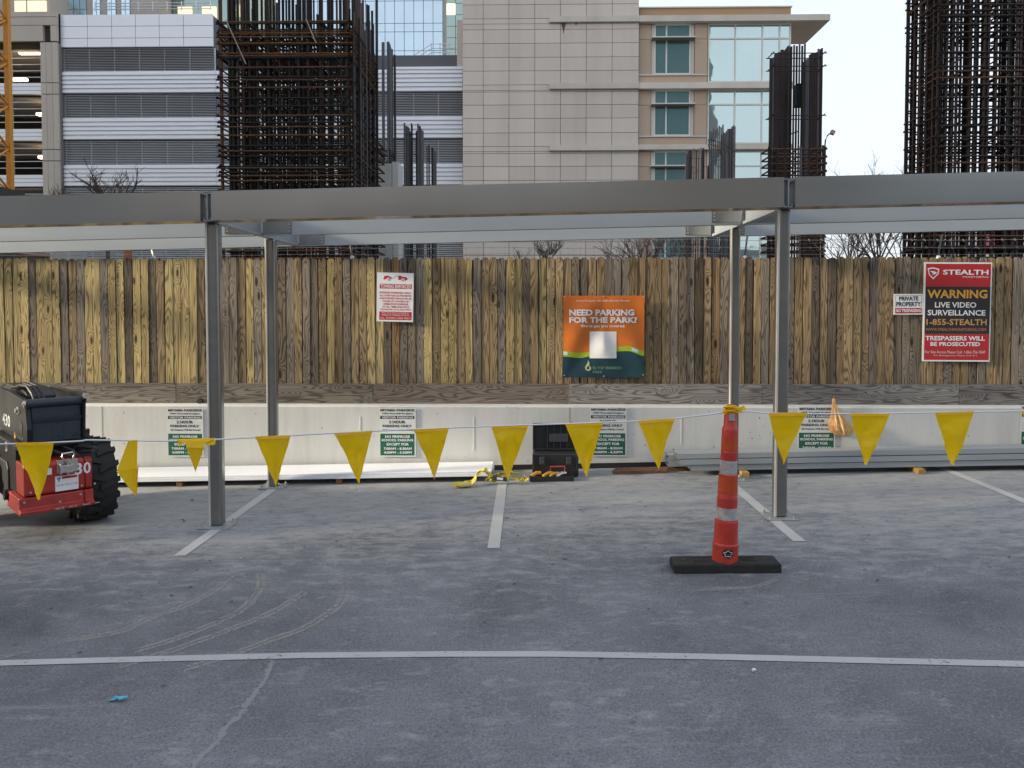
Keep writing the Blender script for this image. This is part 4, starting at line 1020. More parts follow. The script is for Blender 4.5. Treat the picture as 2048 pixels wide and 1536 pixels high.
# recess in the side, front wheel side fender
b_ = MB(); b_.prism([(-1.3, 0.30), (-0.62, 0.30), (-0.56, 0.36), (-0.56, 0.60), (-0.62, 0.66), (-1.3, 0.66)], 'y', -0.352, -0.33); lp(b_, 'fender', M_BLACK, bevel=0.01)
for (yy, zz) in ((-0.28, 0.68), (-0.28, 0.46), (0.13, 0.46), (-0.33, 0.38), (0.12, 0.38), (-0.05, 0.34), (0.24, 0.46)):
    q = MB(); q.lathe([(0.011, 0), (0.011, 0.008)], 6, (1, 0, 0), (0.004, yy, zz)); lp(q, 'bolt', M_STEEL)
for k_ in range(4):
    q = MB(); q.lathe([(0.012, 0), (0.012, 0.01)], 6, (0, -1, 0), (-0.34 - 0.09 * k_, -0.26, 0.90)); lp(q, 'bolt', M_STEEL)
q = MB(); q.tube([(-0.30, -0.10, 0.84), (-0.20, -0.08, 0.80), (-0.12, -0.02, 0.77), (-0.06, 0.06, 0.74), (-0.05, 0.10, 0.70)], 0.014, 8); lp(q, 'hose', M_BLACK, smooth=True)
q = MB(); q.tube([(-0.30, -0.02, 0.84), (-0.18, 0.02, 0.82), (-0.10, 0.09, 0.78), (-0.06, 0.13, 0.72)], 0.011, 8); lp(q, 'hose', M_BLACK, smooth=True)
# wheels
def wheel(x, y, R0=0.415, W=0.33):
    we = bpy.data.objects.new('wheel', None); col.objects.link(we); we.parent = ld; we.location = (x, y, R0 - 0.005)
    q = MB(); hw = W / 2
    q.lathe([(0.20, -hw * 0.8), (0.31, -hw), (0.365, -hw * 0.93), (0.386, -hw * 0.6), (0.390, 0), (0.386, hw * 0.6), (0.365, hw * 0.93), (0.31, hw), (0.20, hw * 0.8)], 40, (0, 1, 0))
    ty = q.build('tyre', M_RUBBER, we, local=True, smooth=True)
    lug = MB(); nl = 15
    for i in range(nl):
        for s in (-1, 1):
            a = 2 * math.pi * (i + (0.5 if s > 0 else 0)) / nl
            for part_ in range(3):
                yy0 = s * (hw * 1.02 - part_ * hw * 0.36); yy1 = s * (hw * 1.02 - (part_ + 1) * hw * 0.36)
                aa = a + part_ * 0.055
                rt = R0 - (0.018 if part_ == 0 else 0.002); w_ = 0.072
                vs = []
                for yy, da in ((yy0, 0), (yy1, 0.055)):
                    for rr in (0.345, rt):
                        for sg in (-1, 1):
                            an = aa + da + sg * w_ / (1 if rr < 0.34 else 1.15)
                            vs.append((rr * math.sin(an), yy, rr * math.cos(an)))
                lug.add(vs, [(0, 1, 3, 2), (4, 6, 7, 5), (0, 4, 5, 1), (2, 3, 7, 6), (0, 2, 6, 4), (1, 5, 7, 3)])
    lug.build('tread', M_RUBBER, ty, local=True)
    q = MB(); q.lathe([(0.20, -hw * 0.75), (0.19, -hw * 0.3), (0.06, -hw * 0.3), (0.06, hw * 0.5), (0.19, hw * 0.4), (0.20, hw * 0.75)], 28, (0, 1, 0)); q.build('rim', M_LOADRED, we, local=True, smooth=True)
    return we
wheel(-0.515, 0.335)
wheel(-1.40, 0.375); wheel(-1.40, -0.55)
q = MB(); q.lathe([(0.05, -0.4), (0.05, 0.3)], 14, (0, 1, 0), (-0.475, 0, 0.375)); lp(q, 'axle', M_LOADBLK)
q = MB(); q.tube([(-0.20, 0.14, 0.80), (-0.1, 0.2, 0.80), (-0.02, 0.26, 0.79), (0.02, 0.22, 0.77), (-0.1, 0.16, 0.76)], 0.02, 8); lp(q, 'rubber_guard', M_BLACK, smooth=True)

# ================================================================== litter
o = MB(); p = gnd(234, 1402)
for k_ in range(5):
    c = p + Vector((-0.03 + 0.016 * k_, random.uniform(-.008, .008), 0.010 + 0.002 * k_)); o.cbox(c, (random.uniform(0.02, 0.045), 0.014, 0.006), Euler((random.uniform(-.4, .4), random.uniform(-.4, .4), random.uniform(-1, 1))).to_matrix())
tag(o.build('torn_wrapper', plain('blue_film', (0.10, 0.42, 0.62), 0.4), None, origin=p), 'torn bright blue wrapper on the ground near the left corner', 'litter')
p = gnd(1508, 1344); o = MB().cbox(p + Vector((0, 0, 0.012)), (0.02, 0.012, 0.012), Euler((0.3, 0.2, 0.5)).to_matrix()).build('foam_chip', M_SIDING, None, origin=p); tag(o, 'small cream foam chip on the ground below the white lane line', 'litter')
mb = MB(); dk = MB()
for k_ in range(110):
    py_ = random.choice((random.uniform(985, 1150), random.uniform(985, 1180), random.uniform(1000, 1230))); p = gnd(random.uniform(20, 2030), py_)
    s0 = random.uniform(0.004, 0.015); a = random.uniform(0, 6.28)
    vs = []; n = 5
    for j in range(n):
        t = 2 * math.pi * j / n + a; rr = s0 * random.uniform(0.5, 1.2); vs.append((p.x + rr * 1.5 * math.cos(t), p.y + rr * math.sin(t), zg(p.x) + random.uniform(0.006, 0.016)))
    (mb if random.random() < 0.45 else dk).add(vs, [tuple(range(n))])
tag(mb.build('pale_debris', paint((0.36, 0.35, 0.33))), 'pale chips and scraps scattered over the parking deck', 'debris', kind='stuff')
tag(dk.build('dark_debris', paint((0.04, 0.035, 0.03))), 'dark leaf bits scattered over the parking deck', 'debris', kind='stuff')

# ================================================================== things behind the fence
barmesh = MB().lathe([(1, 0), (1, 1)], 6).mesh('bar'); barmesh.materials.append(M_REBAR)
DK = (0.013, 0.011, 0.011); RU = (0.085, 0.045, 0.028); GY = (0.085, 0.092, 0.105); MAR = (0.028, 0.017, 0.018); OR = (0.11, 0.05, 0.012); CON = (0.3, 0.28, 0.24)
def bar(parent, x, y, z0, z1, r, c, lean=(0, 0)):
    return inst('vertical_bar', barmesh, parent, (x, y, z0), (r, r, z1 - z0), (R(lean[0]), R(lean[1]), 0), c)
def tie_mesh(x0, x1, y0, y1, r, cross, over=0.06, ycross=0):
    mb = MB()
    def rod(a, b_): mb.tube([a, b_], r, 5, cap=False)
    for yy in (y0, y1): rod((x0 - over, yy, 0), (x1 + over, yy, 0))
    for xx in (x0, x1): rod((xx, y0 - over, 0.02), (xx, y1 + over, 0.02))
    for k in range(cross):
        xx = x0 + (x1 - x0) * (k + 0.5) / cross; rod((xx, y0, 0.015), (xx + 0.05, y1, 0.015))
    for k in range(ycross):
        yy = y0 + (y1 - y0) * (k + 1) / (ycross + 1); rod((x0, yy, -0.01), (x1, yy, -0.01))
    me = mb.mesh('tie'); me.materials.append(M_REBAR); return me
SITE = -1.6
def X_(px, Y): return at(px, 600, Y).x
def Z_(py, Y): return at(1050, py, Y).z

# --- the wide rebar wall
Y0 = 15.6; Y1 = 18.2
xl, xr = X_(443, Y0), X_(702, Y0)
cg = empty('rebar_cage', ((xl + xr) / 2, Y0, SITE), 0, 'wide dense rusty rebar wall cage rising left of centre above the canopy', 'rebar cage', 'rebar cages behind the fence')
nx = 13
for k in range(nx + 1):
    xx = xl + (xr - xl) * k / nx
    for yy, nb in ((Y0 + 0.05, 2), (Y0 + 0.9, 1), (Y1 - 0.05, 2)):
        for q in range(nb):
            if k == 1 and yy < Y0 + 1:
                for z in range(2): bar(cg, xx + 0.07 * z, yy + 0.12 * q, SITE, 9.9, 0.034, DK)
                continue
            bar(cg, xx + random.uniform(-.05, .05) + 0.055 * q, yy + 0.09 * q, SITE, random.uniform(8.9, 10.2), random.uniform(0.022, 0.031), random.choice((DK, DK, DK, RU, DK)), (random.uniform(-.15, .15), random.uniform(-.2, .2)))
for k in range(10):
    bar(cg, xl + 0.02 + random.uniform(0, 0.26), Y0 + random.uniform(0, 2.3), SITE, random.uniform(8.0, 9.0), 0.016, random.choice((OR, RU, DK)))
for k in range(9):
    bar(cg, xr + random.uniform(-0.05, 0.05), Y0 + 0.25 + k * 0.27, SITE, random.uniform(8.2, 9.2), 0.02, random.choice((DK, GY)))
tm = [tie_mesh(xl, xr, Y0, Y1, 0.018, 7, 0.06, 0), tie_mesh(xl, xr, Y0, Y1, 0.017, 5, 0.04, 1)]
z = -0.5
while z < Z_(28, Y0):
    inst('tie', random.choice(tm), cg, ((random.uniform(-.02, .02)), 0, z), (1, 1, 1), (R(random.uniform(-.15, .15)), R(random.uniform(-.25, .25)), 0), random.choice((DK, DK, RU, RU, RU, OR)))
    z += random.choice((0.08, 0.17, 0.19))
for k in range(9):   # thick crossing mats near the top
    zz = Z_(50 + k * 7, Y0); inst('tie', tm[0], cg, (0, random.uniform(0, 0.2), zz), (1, 1, 1), (0, R(random.uniform(-.5, .5)), 0), random.choice((RU, RU, RU, OR)))
for (x0, y0, x1, y1) in ((452, 40, 492, 128), (612, 38, 632, 86)):
    MB().tube([at(x0, y0, Y0 - 0.1), at(x1, y1, Y0 - 0.1)], 0.012, 5).build('loose_rod', M_REBAR, cg).color = (*CON, 1)
def cluster(name, label, rows, zb, group, tiesz=(), tiebox=None, r=0.022, pal=(GY, GY, DK), tier=0.012, tcol=DK, cat='rebar cage'):
    """rows: (px0,Y0, px1,Y1, n, py_top0, py_top1)"""
    p0 = at(rows[0][0], 600, rows[0][1]); e = empty(name, (p0.x, p0.y, zb), 0, label, cat, group)
    allp = []
    for (a, ya, b2, yb, n, t0, t1) in rows:
        for k in range(n):
            f = k / max(1, n - 1); px_ = a + (b2 - a) * f; Y = ya + (yb - ya) * f; top = at(px_, t0 + (t1 - t0) * f + random.uniform(-3, 3), Y)
            bar(e, top.x, Y, zb, top.z, r * random.uniform(0.9, 1.1), random.choice(pal)); allp.append((top.x, Y))
    x0, x1 = min(p[0] for p in allp), max(p[0] for p in allp); y0, y1 = min(p[1] for p in allp), max(p[1] for p in allp)
    if tiebox: x0, x1, y0, y1 = tiebox
    if tiebox: me = tie_mesh(x0, x1, y0, y1, tier, 3, 0.03)
    else:
        pts = sorted(set(allp)); hull = []
        for seq in (pts, pts[::-1]):
            h = []
            for p in seq:
                while len(h) >= 2 and (h[-1][0] - h[-2][0]) * (p[1] - h[-2][1]) - (h[-1][1] - h[-2][1]) * (p[0] - h[-2][0]) <= 0: h.pop()
                h.append(p)
            hull += h[:-1]
        hm = MB(); hm.tube([(p[0], p[1], 0) for p in hull + hull[:1]], tier, 5); me = hm.mesh('tie'); me.materials.append(M_REBAR)
    for zz in tiesz:
        inst('tie', me, e, (0, 0, zz), (1, 1, 1), (R(random.uniform(-.4, .4)) * 0, R(random.uniform(-.1, .1)), 0), random.choice((tcol, tcol, RU)))
    return e
G_ = 'rebar cages behind the fence'
def zs(Y, p0, p1, step): 
    a, b_ = Z_(p0, Y), Z_(p1, Y); out = []
    while b_ < a: out.append(b_); b_ += step
    return out
# bundles to the right of the wide cage
cluster('rebar_bundle', 'dark grey bundle of tall bars close against the right side of the wide rebar wall', [(712, 18.6, 730, 20.4, 8, -60, 60), (734, 18.8, 748, 20.6, 7, 10, 110), (746, 20.0, 752, 20.6, 2, 80, 110)], SITE, G_, zs(19, 258, 520, 0.22), (X_(716, 19), X_(750, 19), 18.7, 20.3), 0.026, tier=0.016)
cluster('rebar_bundle', 'grey bars rising from a concrete column stub right of the wide rebar wall', [(765, 23, 767, 23.4, 2, 82, 84), (775, 22.6, 784, 25, 7, 82, 100), (789, 23, 790, 24, 2, 108, 110)], Z_(330, 23), G_, zs(23, 300, 330, 0.12), (X_(760, 23), X_(787, 23), 22.6, 23.4), 0.03)
cs = empty('concrete_column', (X_(775, 23), 23, SITE), 0, 'pale raw concrete column stub below the grey bars', 'column')
MB().box(X_(757, 22.4), X_(784, 22.4), 22.4, 23.5, SITE, Z_(326, 22.4)).build('shaft', M_CONC, cs, bevel=0.02)
MB().box(X_(786, 22.4) - 0.02, X_(797, 22.4), 22.46, 23.3, SITE, Z_(322, 22.4)).build('formed_edge', paint((0.48, 0.48, 0.48)), cs)
cluster('rebar_bundle', 'short grey bundle of bars, taller of the pair left of the pale stone tower', [(809, 24, 821, 27, 9, 248, 262), (823, 26, 824, 26.5, 2, 247, 248), (833, 24.5, 835, 24.8, 2, 262, 262), (836, 24, 846, 27, 8, 250, 262)], SITE, G_, (Z_(283, 25), Z_(488, 24)), None, 0.028)
cluster('rebar_bundle', 'shortest grey bundle of bars just left of the pale stone tower', [(854, 27, 858, 27, 2, 292, 292), (864, 27, 872, 29.5, 7, 293, 306)], SITE, G_, (Z_(316, 27), Z_(480, 27), Z_(492, 27), Z_(500, 27), Z_(507, 27)), None, 0.026)
cluster('rebar_bundle', 'small dark bundle of bars in front of the lowest tan building window', [(1372, 31, 1384, 34.5, 9, 308, 298), (1388, 31, 1407, 32, 5, 300, 296), (1405, 31, 1408, 33, 3, 298, 300)], SITE, G_, (Z_(318, 31), Z_(460, 31), Z_(475, 31), Z_(490, 31)), None, 0.03, (GY, MAR, DK))
cluster('rebar_bundle', 'grey bundle of bars between the two window columns of the tan building', [(1420, 26, 1446, 27, 8, 264, 250), (1444, 26.5, 1470, 28, 10, 268, 250), (1416, 26, 1424, 29, 5, 330, 320)], SITE, G_, (Z_(280, 26), Z_(290, 26), Z_(463, 26), Z_(478, 26), Z_(492, 26), Z_(505, 26)), None, 0.026, (GY, GY, MAR))
# tall cage in front of the roof overhang
e = cluster('rebar_cage', 'tall maroon rebar cage standing under the roof overhang of the tan building', [(1541, 20, 1580, 21.6, 17, 117, 92), (1583, 21.4, 1610, 22, 6, 92, 90), (1606, 20.6, 1644, 21.4, 12, 122, 96), (1538, 20, 1650, 20, 8, 296, 294), (1541, 21.4, 1646, 21.5, 8, 292, 292)], SITE, G_, zs(20.6, 300, 520, 0.19), (X_(1536, 20), X_(1648, 20), 20.0, 20.6), 0.030, (MAR, DK, MAR, GY), 0.023, RU)
for py_ in (125, 150, 245):
    inst('tie', tie_mesh(X_(1541, 20), X_(1643, 20), 20.0, 20.4, 0.014, 0), e, (0, 0, Z_(py_, 20.6)), color=MAR)
MB().box(X_(1586, 21), X_(1606, 21), 20.9, 21.2, Z_(215, 21), Z_(172, 21)).build('form_plate', M_LOADBLK, e)
o = MB(); o.tube([at(1649, 300, 20.4), at(1651, 280, 20.4), at(1655, 271, 20.4), at(1662, 266, 20.4)], 0.018, 6); o.build('bent_bar', M_REBAR, e).color = (*MAR, 1)
MB().cbox(at(1665, 265, 20.4), (0.10, 0.1, 0.11), Matrix.Rotation(0.4, 3, 'Y')).build('safety_cap', paint((0.42, 0.27, 0.24)), e)
o = MB(); o.tube([at(1578, 275, 20.2), at(1581, 268, 20.2), at(1596, 263, 20.2)], 0.018, 6); o.build('bent_bar', M_REBAR, e).color = (*MAR, 1)
# right-hand wide cage
Y0 = 14.6; Y1 = 15.7; xl = X_(1868, Y0); xr = X_(2150, Y0)
cg2 = empty('rebar_cage', (xl, Y0, SITE), 0, 'wide maroon rebar cage cut off by the right edge of the picture', 'rebar cage', G_)
nx = 22
for k in range(nx + 1):
    xx = xl + (xr - xl) * k / nx
    for yy, nb in ((Y0, 2), (Y0 + 0.5, 1), (Y1, 2)):
        for q in range(nb):
            if random.random() < 0.10: continue
            bar(cg2, xx + random.uniform(-.05, .05) + 0.05 * q, yy + 0.06 * q, SITE, random.uniform(8.7, 9.6) if k > 1 else 8.4, random.uniform(0.021, 0.029), random.choice((DK, MAR, DK, DK)))
for k in range(5): bar(cg2, X_(1820, 15.7) + 0.36 * k * 0.5, 15.75 - 0.02 * k, SITE, Z_(18 - k * 3, 15.7), 0.02, MAR)
for k in range(8): bar(cg2, X_(1846 + 3.2 * k, 15.0), 15.3 - 0.08 * k, SITE, 9.0, 0.022, random.choice((DK, GY, DK)))
t2 = [tie_mesh(xl - 0.02, xr, Y0 - 0.03, Y1 + 0.05, 0.017, 6, 0.03, 1), tie_mesh(xl, xr, Y0 - 0.03, Y1, 0.016, 3, 0.03, 0)]
for q in range(5): bar(cg2, xl - 0.02, Y0 + 0.15 + 0.235 * q, SITE, 8.6 + 0.1 * q, 0.021, MAR)
z = -0.4
while z < 8.8:
    inst('tie', t2[0] if random.random() < 0.6 else t2[1], cg2, (random.uniform(-.03, .03), 0, z), (1, 1, 1), (R(random.uniform(-.2, .2)), R(random.uniform(-.3, .3)), 0), random.choice((DK, MAR, MAR, RU))); z += random.choice((0.09, 0.15, 0.19))
sm = MB()
for yy in (15.72,): sm.tube([(X_(1813, 15.7), yy, 0), (xl + 0.1, yy - 0.1, 0)], 0.014, 5)
sme = sm.mesh('tie'); sme.materials.append(M_REBAR)
for k in range(20): inst('tie', sme, cg2, (0, 0, Z_(28 + k * 26, 15.7)), color=MAR)

# --- bare trees
def tree(name, label, px_, Y, base_py, top_py, spread, n_main, seed, lean=0.0, depth=4, r0=0.05, group='bare trees and shrubs behind the fence'):
    rnd = random.Random(seed); b0 = at(px_, base_py, Y); top = at(px_, top_py, Y).z; H = top - b0.z
    e = empty(name, (b0.x, Y, SITE), 0, label, 'tree' if name.endswith('tree') else 'shrub', group)
    tr = MB(); tr.tube([(b0.x, Y, SITE), (b0.x + rnd.uniform(-.05, .05), Y, b0.z * 0.5 + SITE * 0.5), tuple(b0)], r0 * 1.5, 7, r0); tr.build('trunk', M_BARK, e)
    cr = MB()
    def grow(p, d, ln, r, lev):
        pts = [p]; n = 4
        for i in range(n):
            d = (d + Vector((rnd.uniform(-.22, .22), rnd.uniform(-.22, .22), rnd.uniform(-.08, .16)))).normalized(); pts.append(pts[-1] + d * ln / n)
        cr.tube(pts, r, 4, r * 0.55, cap=False)
        if lev <= 0: return
        for i in range(rnd.randint(2, 3) + (1 if lev > 2 else 0)):
            q = pts[rnd.randint(1, n)]; sd = Vector((rnd.uniform(-1, 1), rnd.uniform(-1, 1), rnd.uniform(-.1, .9))).normalized()
            grow(q, (d * 0.7 + sd * 0.75).normalized(), ln * rnd.uniform(0.5, 0.75), r * 0.55, lev - 1)
    for k in range(n_main):
        a = rnd.uniform(-1, 1)
        grow(b0, Vector((a * spread + lean, rnd.uniform(-.4, .4), 1)).normalized(), H * rnd.uniform(0.5, 0.72), r0 * rnd.uniform(0.6, 0.9), depth - 1)
    cr.build('crown', M_BARK, e)
    return e
tree('bare_tree', 'bare twiggy tree in front of the silver louvred garage', 215, 38, 430, 335, 0.9, 8, 3, 0, 4, 0.09)
tree('bare_shrub', 'small bare shrub top in front of the beige garage pier', 116, 36, 420, 362, 0.5, 6, 4, 0, 3, 0.05)
tree('bare_tree', 'bare tree above the fence just left of the orange banner', 1092, 13.2, 530, 468, 1.1, 9, 5, 0, 4, 0.016)
tree('bare_shrub', 'low bare shrub tips above the fence left of the bare tree', 1040, 13, 530, 494, 1.2, 6, 6, 0, 3, 0.010)
tree('bare_tree', 'wide bare tree above the fence right of the orange banner, leaning left', 1290, 14.5, 560, 440, 1.2, 12, 7, -0.5, 4, 0.022)
tree('bare_tree', 'bare tree above the fence beside the right rear canopy post', 1345, 15, 560, 440, 1.2, 10, 8, 0.5, 4, 0.018)
tree('bare_tree', 'tall bare tree seen against the sky left of the right rebar cage', 1755, 22, 540, 350, 0.8, 12, 9, 0, 4, 0.035)
tree('bare_tree', 'bare tree against the sky nearest the tall maroon rebar cage', 1700, 19, 540, 425, 1.0, 10, 10, 0.1, 4, 0.024)
tree('bare_tree', 'bare tree against the sky touching the right rebar cage', 1812, 20, 545, 400, 0.8, 11, 12, 0.1, 4, 0.026)
tree('bare_shrub', 'small leafless shrub tips above the fence beside the tall maroon rebar cage', 1672, 13, 530, 480, 1.0, 7, 13, 0.1, 3, 0.012)

# --- lumber and site bits above the fence at the left
def site_post(px0, px1, Y, lab):
    o = MB().box(X_(px0, Y), X_(px1, Y), Y, Y + 0.1, SITE, Z_(478, Y)).build('timber_post', plain('red_oxide_timber', (0.36, 0.10, 0.045), 0.7), None, bevel=0.004)
    tag(o, lab, 'post', 'red timber posts behind the fence')
site_post(67, 78, 12.5, 'red timber post above the fence, left one of two')
site_post(249, 260, 12.5, 'red timber post above the fence, right one of two')
a0, a1 = at(-30, 499, 11.5), at(100, 514, 11.9)
o = MB().tube([a0, a1], 0.06, 4).build('sloping_timber', M_LUMBER, None, origin=a0); o.color = (0.33, 0.25, 0.2, 1); tag(o, 'sloping grey timber just above the fence at the left edge', 'timber')
o = MB().box(X_(103, 13), X_(139, 13), 13, 13.6, SITE, Z_(478, 13)).build('stone_pier', M_CONC, None, bevel=0.05); tag(o, 'rough grey concrete pier above the fence between the red timber posts', 'pier')

# ================================================================== buildings
# --- silver louvred garage
GYd = 51.0
s50 = GYd / F
gar = empty('louvred_garage', (X_(430, GYd), GYd, SITE), 0, 'silver parking garage with ribbed metal bands and dark louvres', 'building')
def BX(px0, px1, py0, py1, ya, yb): return MB().box(X_(px0, GYd), X_(px1, GYd), ya, yb, Z_(py1, GYd), Z_(py0, GYd))
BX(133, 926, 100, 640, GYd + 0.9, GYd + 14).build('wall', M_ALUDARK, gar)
for (a, b_, tops) in ((132, 436, [(137, 181), (231, 275), (326, 369), (420, 462)]), (436, 926, [(137, 181), (231, 275), (326, 369), (420, 462)])):
    for (t0, t1) in tops:
        n = 5; hgt = (t1 - t0) / n
        for k in range(n):
            za, zb_ = Z_(t0 + (k + 1) * hgt, GYd), Z_(t0 + k * hgt, GYd)
            H = zb_ - za
            MB().prism([(GYd + 0.4, za + 0.012), (GYd + 0.02, za + 0.012), (GYd, za + H * 0.12), (GYd + 0.0, za + H * 0.62), (GYd + 0.07, za + H * 0.86), (GYd + 0.07, zb_), (GYd + 0.4, zb_)], 'x', X_(a, GYd) + 0.01, X_(b_, GYd) - 0.01).build('metal_plank', M_ALU, gar)
for (a, b_, t0, t1) in ((132, 432, 89, 136), (132, 436, 183, 230), (436, 926, 183, 230), (132, 436, 277, 325), (436, 926, 277, 325), (132, 436, 371, 419), (436, 926, 371, 419), (132, 926, 464, 520)):
    n = 14; mb = MB()
    for k in range(n):
        zt = Z_(t0 + (t1 - t0) * k / n, GYd); zb_ = Z_(t0 + (t1 - t0) * (k + 0.60) / n, GYd)
        mb.prism([(GYd + 0.25, zb_), (GYd + 0.28, zb_), (GYd + 0.42, zt), (GYd + 0.39, zt)], 'x', X_(a, GYd), X_(b_, GYd)) if False else mb.prism([(GYd + 0.10, zb_ - 0.01), (GYd + 0.12, zb_ - 0.03), (GYd + 0.32, zt - 0.02), (GYd + 0.30, zt)], 'x', X_(a, GYd) + 0.02, X_(b_, GYd) - 0.02)
    nb = max(2, int((b_ - a) / 48))
    for k in range(nb + 1):
        xx = X_(a, GYd) + (X_(b_, GYd) - X_(a, GYd)) * k / nb; mb.box(xx - 0.03, xx + 0.03, GYd + 0.33, GYd + 0.4, Z_(t1, GYd), Z_(t0, GYd))
    tag(mb.build('louvre_bank', M_LOUVRE, gar), kind='stuff')
cols = [130, 184, 232, 279, 326, 374, 432]; rows = [22, 46, 70, 88]
for i in range(6):
    for j in range(3):
        xa, xb = X_(cols[i], GYd) + 0.015, X_(cols[i + 1], GYd) - 0.015
        MB().box(xa, xb, GYd + 0.05, GYd + 0.2, Z_(rows[j + 1], GYd) + 0.015, Z_(rows[j], GYd) - 0.015).build('parapet_panel', M_ALU, gar)
BX(131, 431, 23, 88, GYd + 0.2, GYd + 3).build('parapet_core', M_ALUDARK, gar)
# stair tower railings on the garage roof
rl = MB()
def rr(p, q, r=0.03): rl.tube([p, q], r, 5)
Yr = GYd + 4
for dy in (0, 10, 20, 30):
    rr(at(863, 88 + dy * 0.85, Yr), at(908, 88 + dy * 0.85, Yr)); rr(at(863, 88 + dy * 0.85, Yr), at(800, 128 + dy * 0.85, Yr))
for px_ in (863, 880, 898, 908): rr(at(px_, 86, Yr), at(px_, 120, Yr))
rl.build('roof_railing', M_LOUVRE, gar)
MB().prism([(at(845, 135, Yr).x, at(845, 135, Yr).z), (at(915, 135, Yr).x, at(915, 135, Yr).z), (at(915, 112, Yr).x, at(915, 112, Yr).z), (at(868, 112, Yr).x, at(868, 112, Yr).z)], 'y', Yr + 0.3, Yr + 1.2).build('stair_hood', plain('slate_metal', (0.20, 0.22, 0.26), 0.5), gar)
MB().box(X_(915, GYd), X_(926, GYd), GYd + 0.1, GYd + 6, Z_(140, GYd), Z_(38, GYd)).build('end_pier', M_STONE, gar)
# roof kerb in front of the stair
BX(780, 926, 132, 137, GYd + 0.0, GYd + 3).build('roof_kerb', M_LOUVRE, gar)

# --- beige garage pier and open bays (far left)
bg_ = empty('beige_garage', (X_(60, GYd), GYd, SITE), 0, 'beige precast garage with dark open bays and lit lamps at the far left', 'building')
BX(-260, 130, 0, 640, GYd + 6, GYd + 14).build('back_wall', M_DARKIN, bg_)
for (a, b_) in ((97, 108), (108, 120), (120, 131)):
    for (t0, t1) in ((82, 163), (164, 186), (187, 297), (298, 320), (321, 520)):
        BX(a + 0.3, b_ - 0.3, t0, t1 - 0.6, GYd - 0.35, GYd + 0.5).build('pier_panel', M_BEIGE, bg_)
BX(97, 131, 82, 520, GYd - 0.2, GYd + 6).build('pier_core', M_JOINT, bg_)
for (a, b_, t0, t1) in ((-260, 130, 20, 30), (-260, 130, 31, 47), (-260, 103, 48, 79), (118, 130, 48, 79)):
    BX(a, b_, t0, t1, GYd - 0.35, GYd + 0.5).build('cornice_panel', M_BEIGE, bg_)
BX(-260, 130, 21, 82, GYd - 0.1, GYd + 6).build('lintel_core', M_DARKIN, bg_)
for (t0, t1) in ((160, 183), (253, 277), (346, 370), (440, 464)):
    n = 3
    for k in range(n):
        h_ = (t1 - t0) / n
        BX(-260, 97, t0 + k * h_ + 0.4, t0 + (k + 1) * h_ - 0.4, GYd, GYd + 0.3).build('metal_plank', M_ALU, bg_)
for (t0, t1) in ((82, 160), (184, 252), (278, 345), (371, 439)):
    n = 6 if t1 - t0 > 70 else 5
    for k in range(1, n):
        yy = t0 + (t1 - t0) * k / n; BX(-260, 97, yy - 0.45, yy + 0.45, GYd + 0.15, GYd + 0.25).build('cable_rail', M_LOUVRE, bg_)
    BX(-260, 97, t0 - 3, t0 + 0.5, GYd + 1, GYd + 13.9).build('floor_slab', M_BEIGE, bg_)
for (x0, x1) in ((10, 16), (-80, -70)):
    BX(x0, x1, 82, 520, GYd + 0.5, GYd + 1.0).build('column', M_BEIGE, bg_)
for (px_, py_, w_) in ((67, 98, 40), (46, 152, 30), (90, 223, 22), (92, 310, 22)):
    Yl = GYd + 1.4; MB().box(X_(px_ - w_ / 2, Yl), X_(px_ + w_ / 2, Yl), Yl, Yl + 0.3, Z_(py_ + 3, Yl), Z_(py_ - 3, Yl)).build('ceiling_lamp', M_LAMP, bg_, bevel=0.05)
# --- office building above the garages (top left)
of = empty('office_building', (X_(200, 62), 62, SITE), 0, 'beige office building with tall windows peeking over the garage at top left', 'building')
Yo = 62.0
def OX(px0, px1, py0, py1, ya, yb): return MB().box(X_(px0, Yo), X_(px1, Yo), ya, yb, Z_(py1, Yo), Z_(py0, Yo))
OX(-280, 318, -160, 60, Yo + 0.5, Yo + 15).build('wall', M_BEIGE, of)
for (a, b_) in ((141, 178), (191, 206), (220, 237), (248, 265)):
    for q in range(3 if b_ - a > 30 else 2):
        n = 3 if b_ - a > 30 else 2; x0 = a + (b_ - a) * q / n
        for (t0, t1) in ((-60, 8), (9, 24)):
            OX(x0 + 0.5, x0 + (b_ - a) / n - 0.5, t0, t1, Yo + 0.35, Yo + 0.48).build('window_pane', M_BLUEGL, of)
OX(36, 98, -10, 18, Yo + 0.35, Yo + 0.48).build('lit_window', M_ROOMLIT, of)
OX(60.5, 62, -10, 18, Yo + 0.25, Yo + 0.34).build('mullion', M_BEIGE, of)
OX(320, 440, -160, 60, Yo + 3, Yo + 15).build('glazed_wing', M_GREENGL, of)
for (a, b_) in ((333, 362), (383, 412)): OX(a, b_, -20, 14, Yo + 2.8, Yo + 2.95).build('lit_window', M_ROOMLIT, of)
for t0 in (10, 16, 22): OX(215, 440, t0 - 0.4, t0 + 0.4, Yo - 1, Yo - 0.9).build('balcony_rail', M_LOUVRE, of)
for k in range(9): OX(215 + k * 28 - 0.6, 215 + k * 28 + 0.6, 8, 26, Yo - 1.08, Yo - 1.01).build('balcony_post', M_LOUVRE, of)
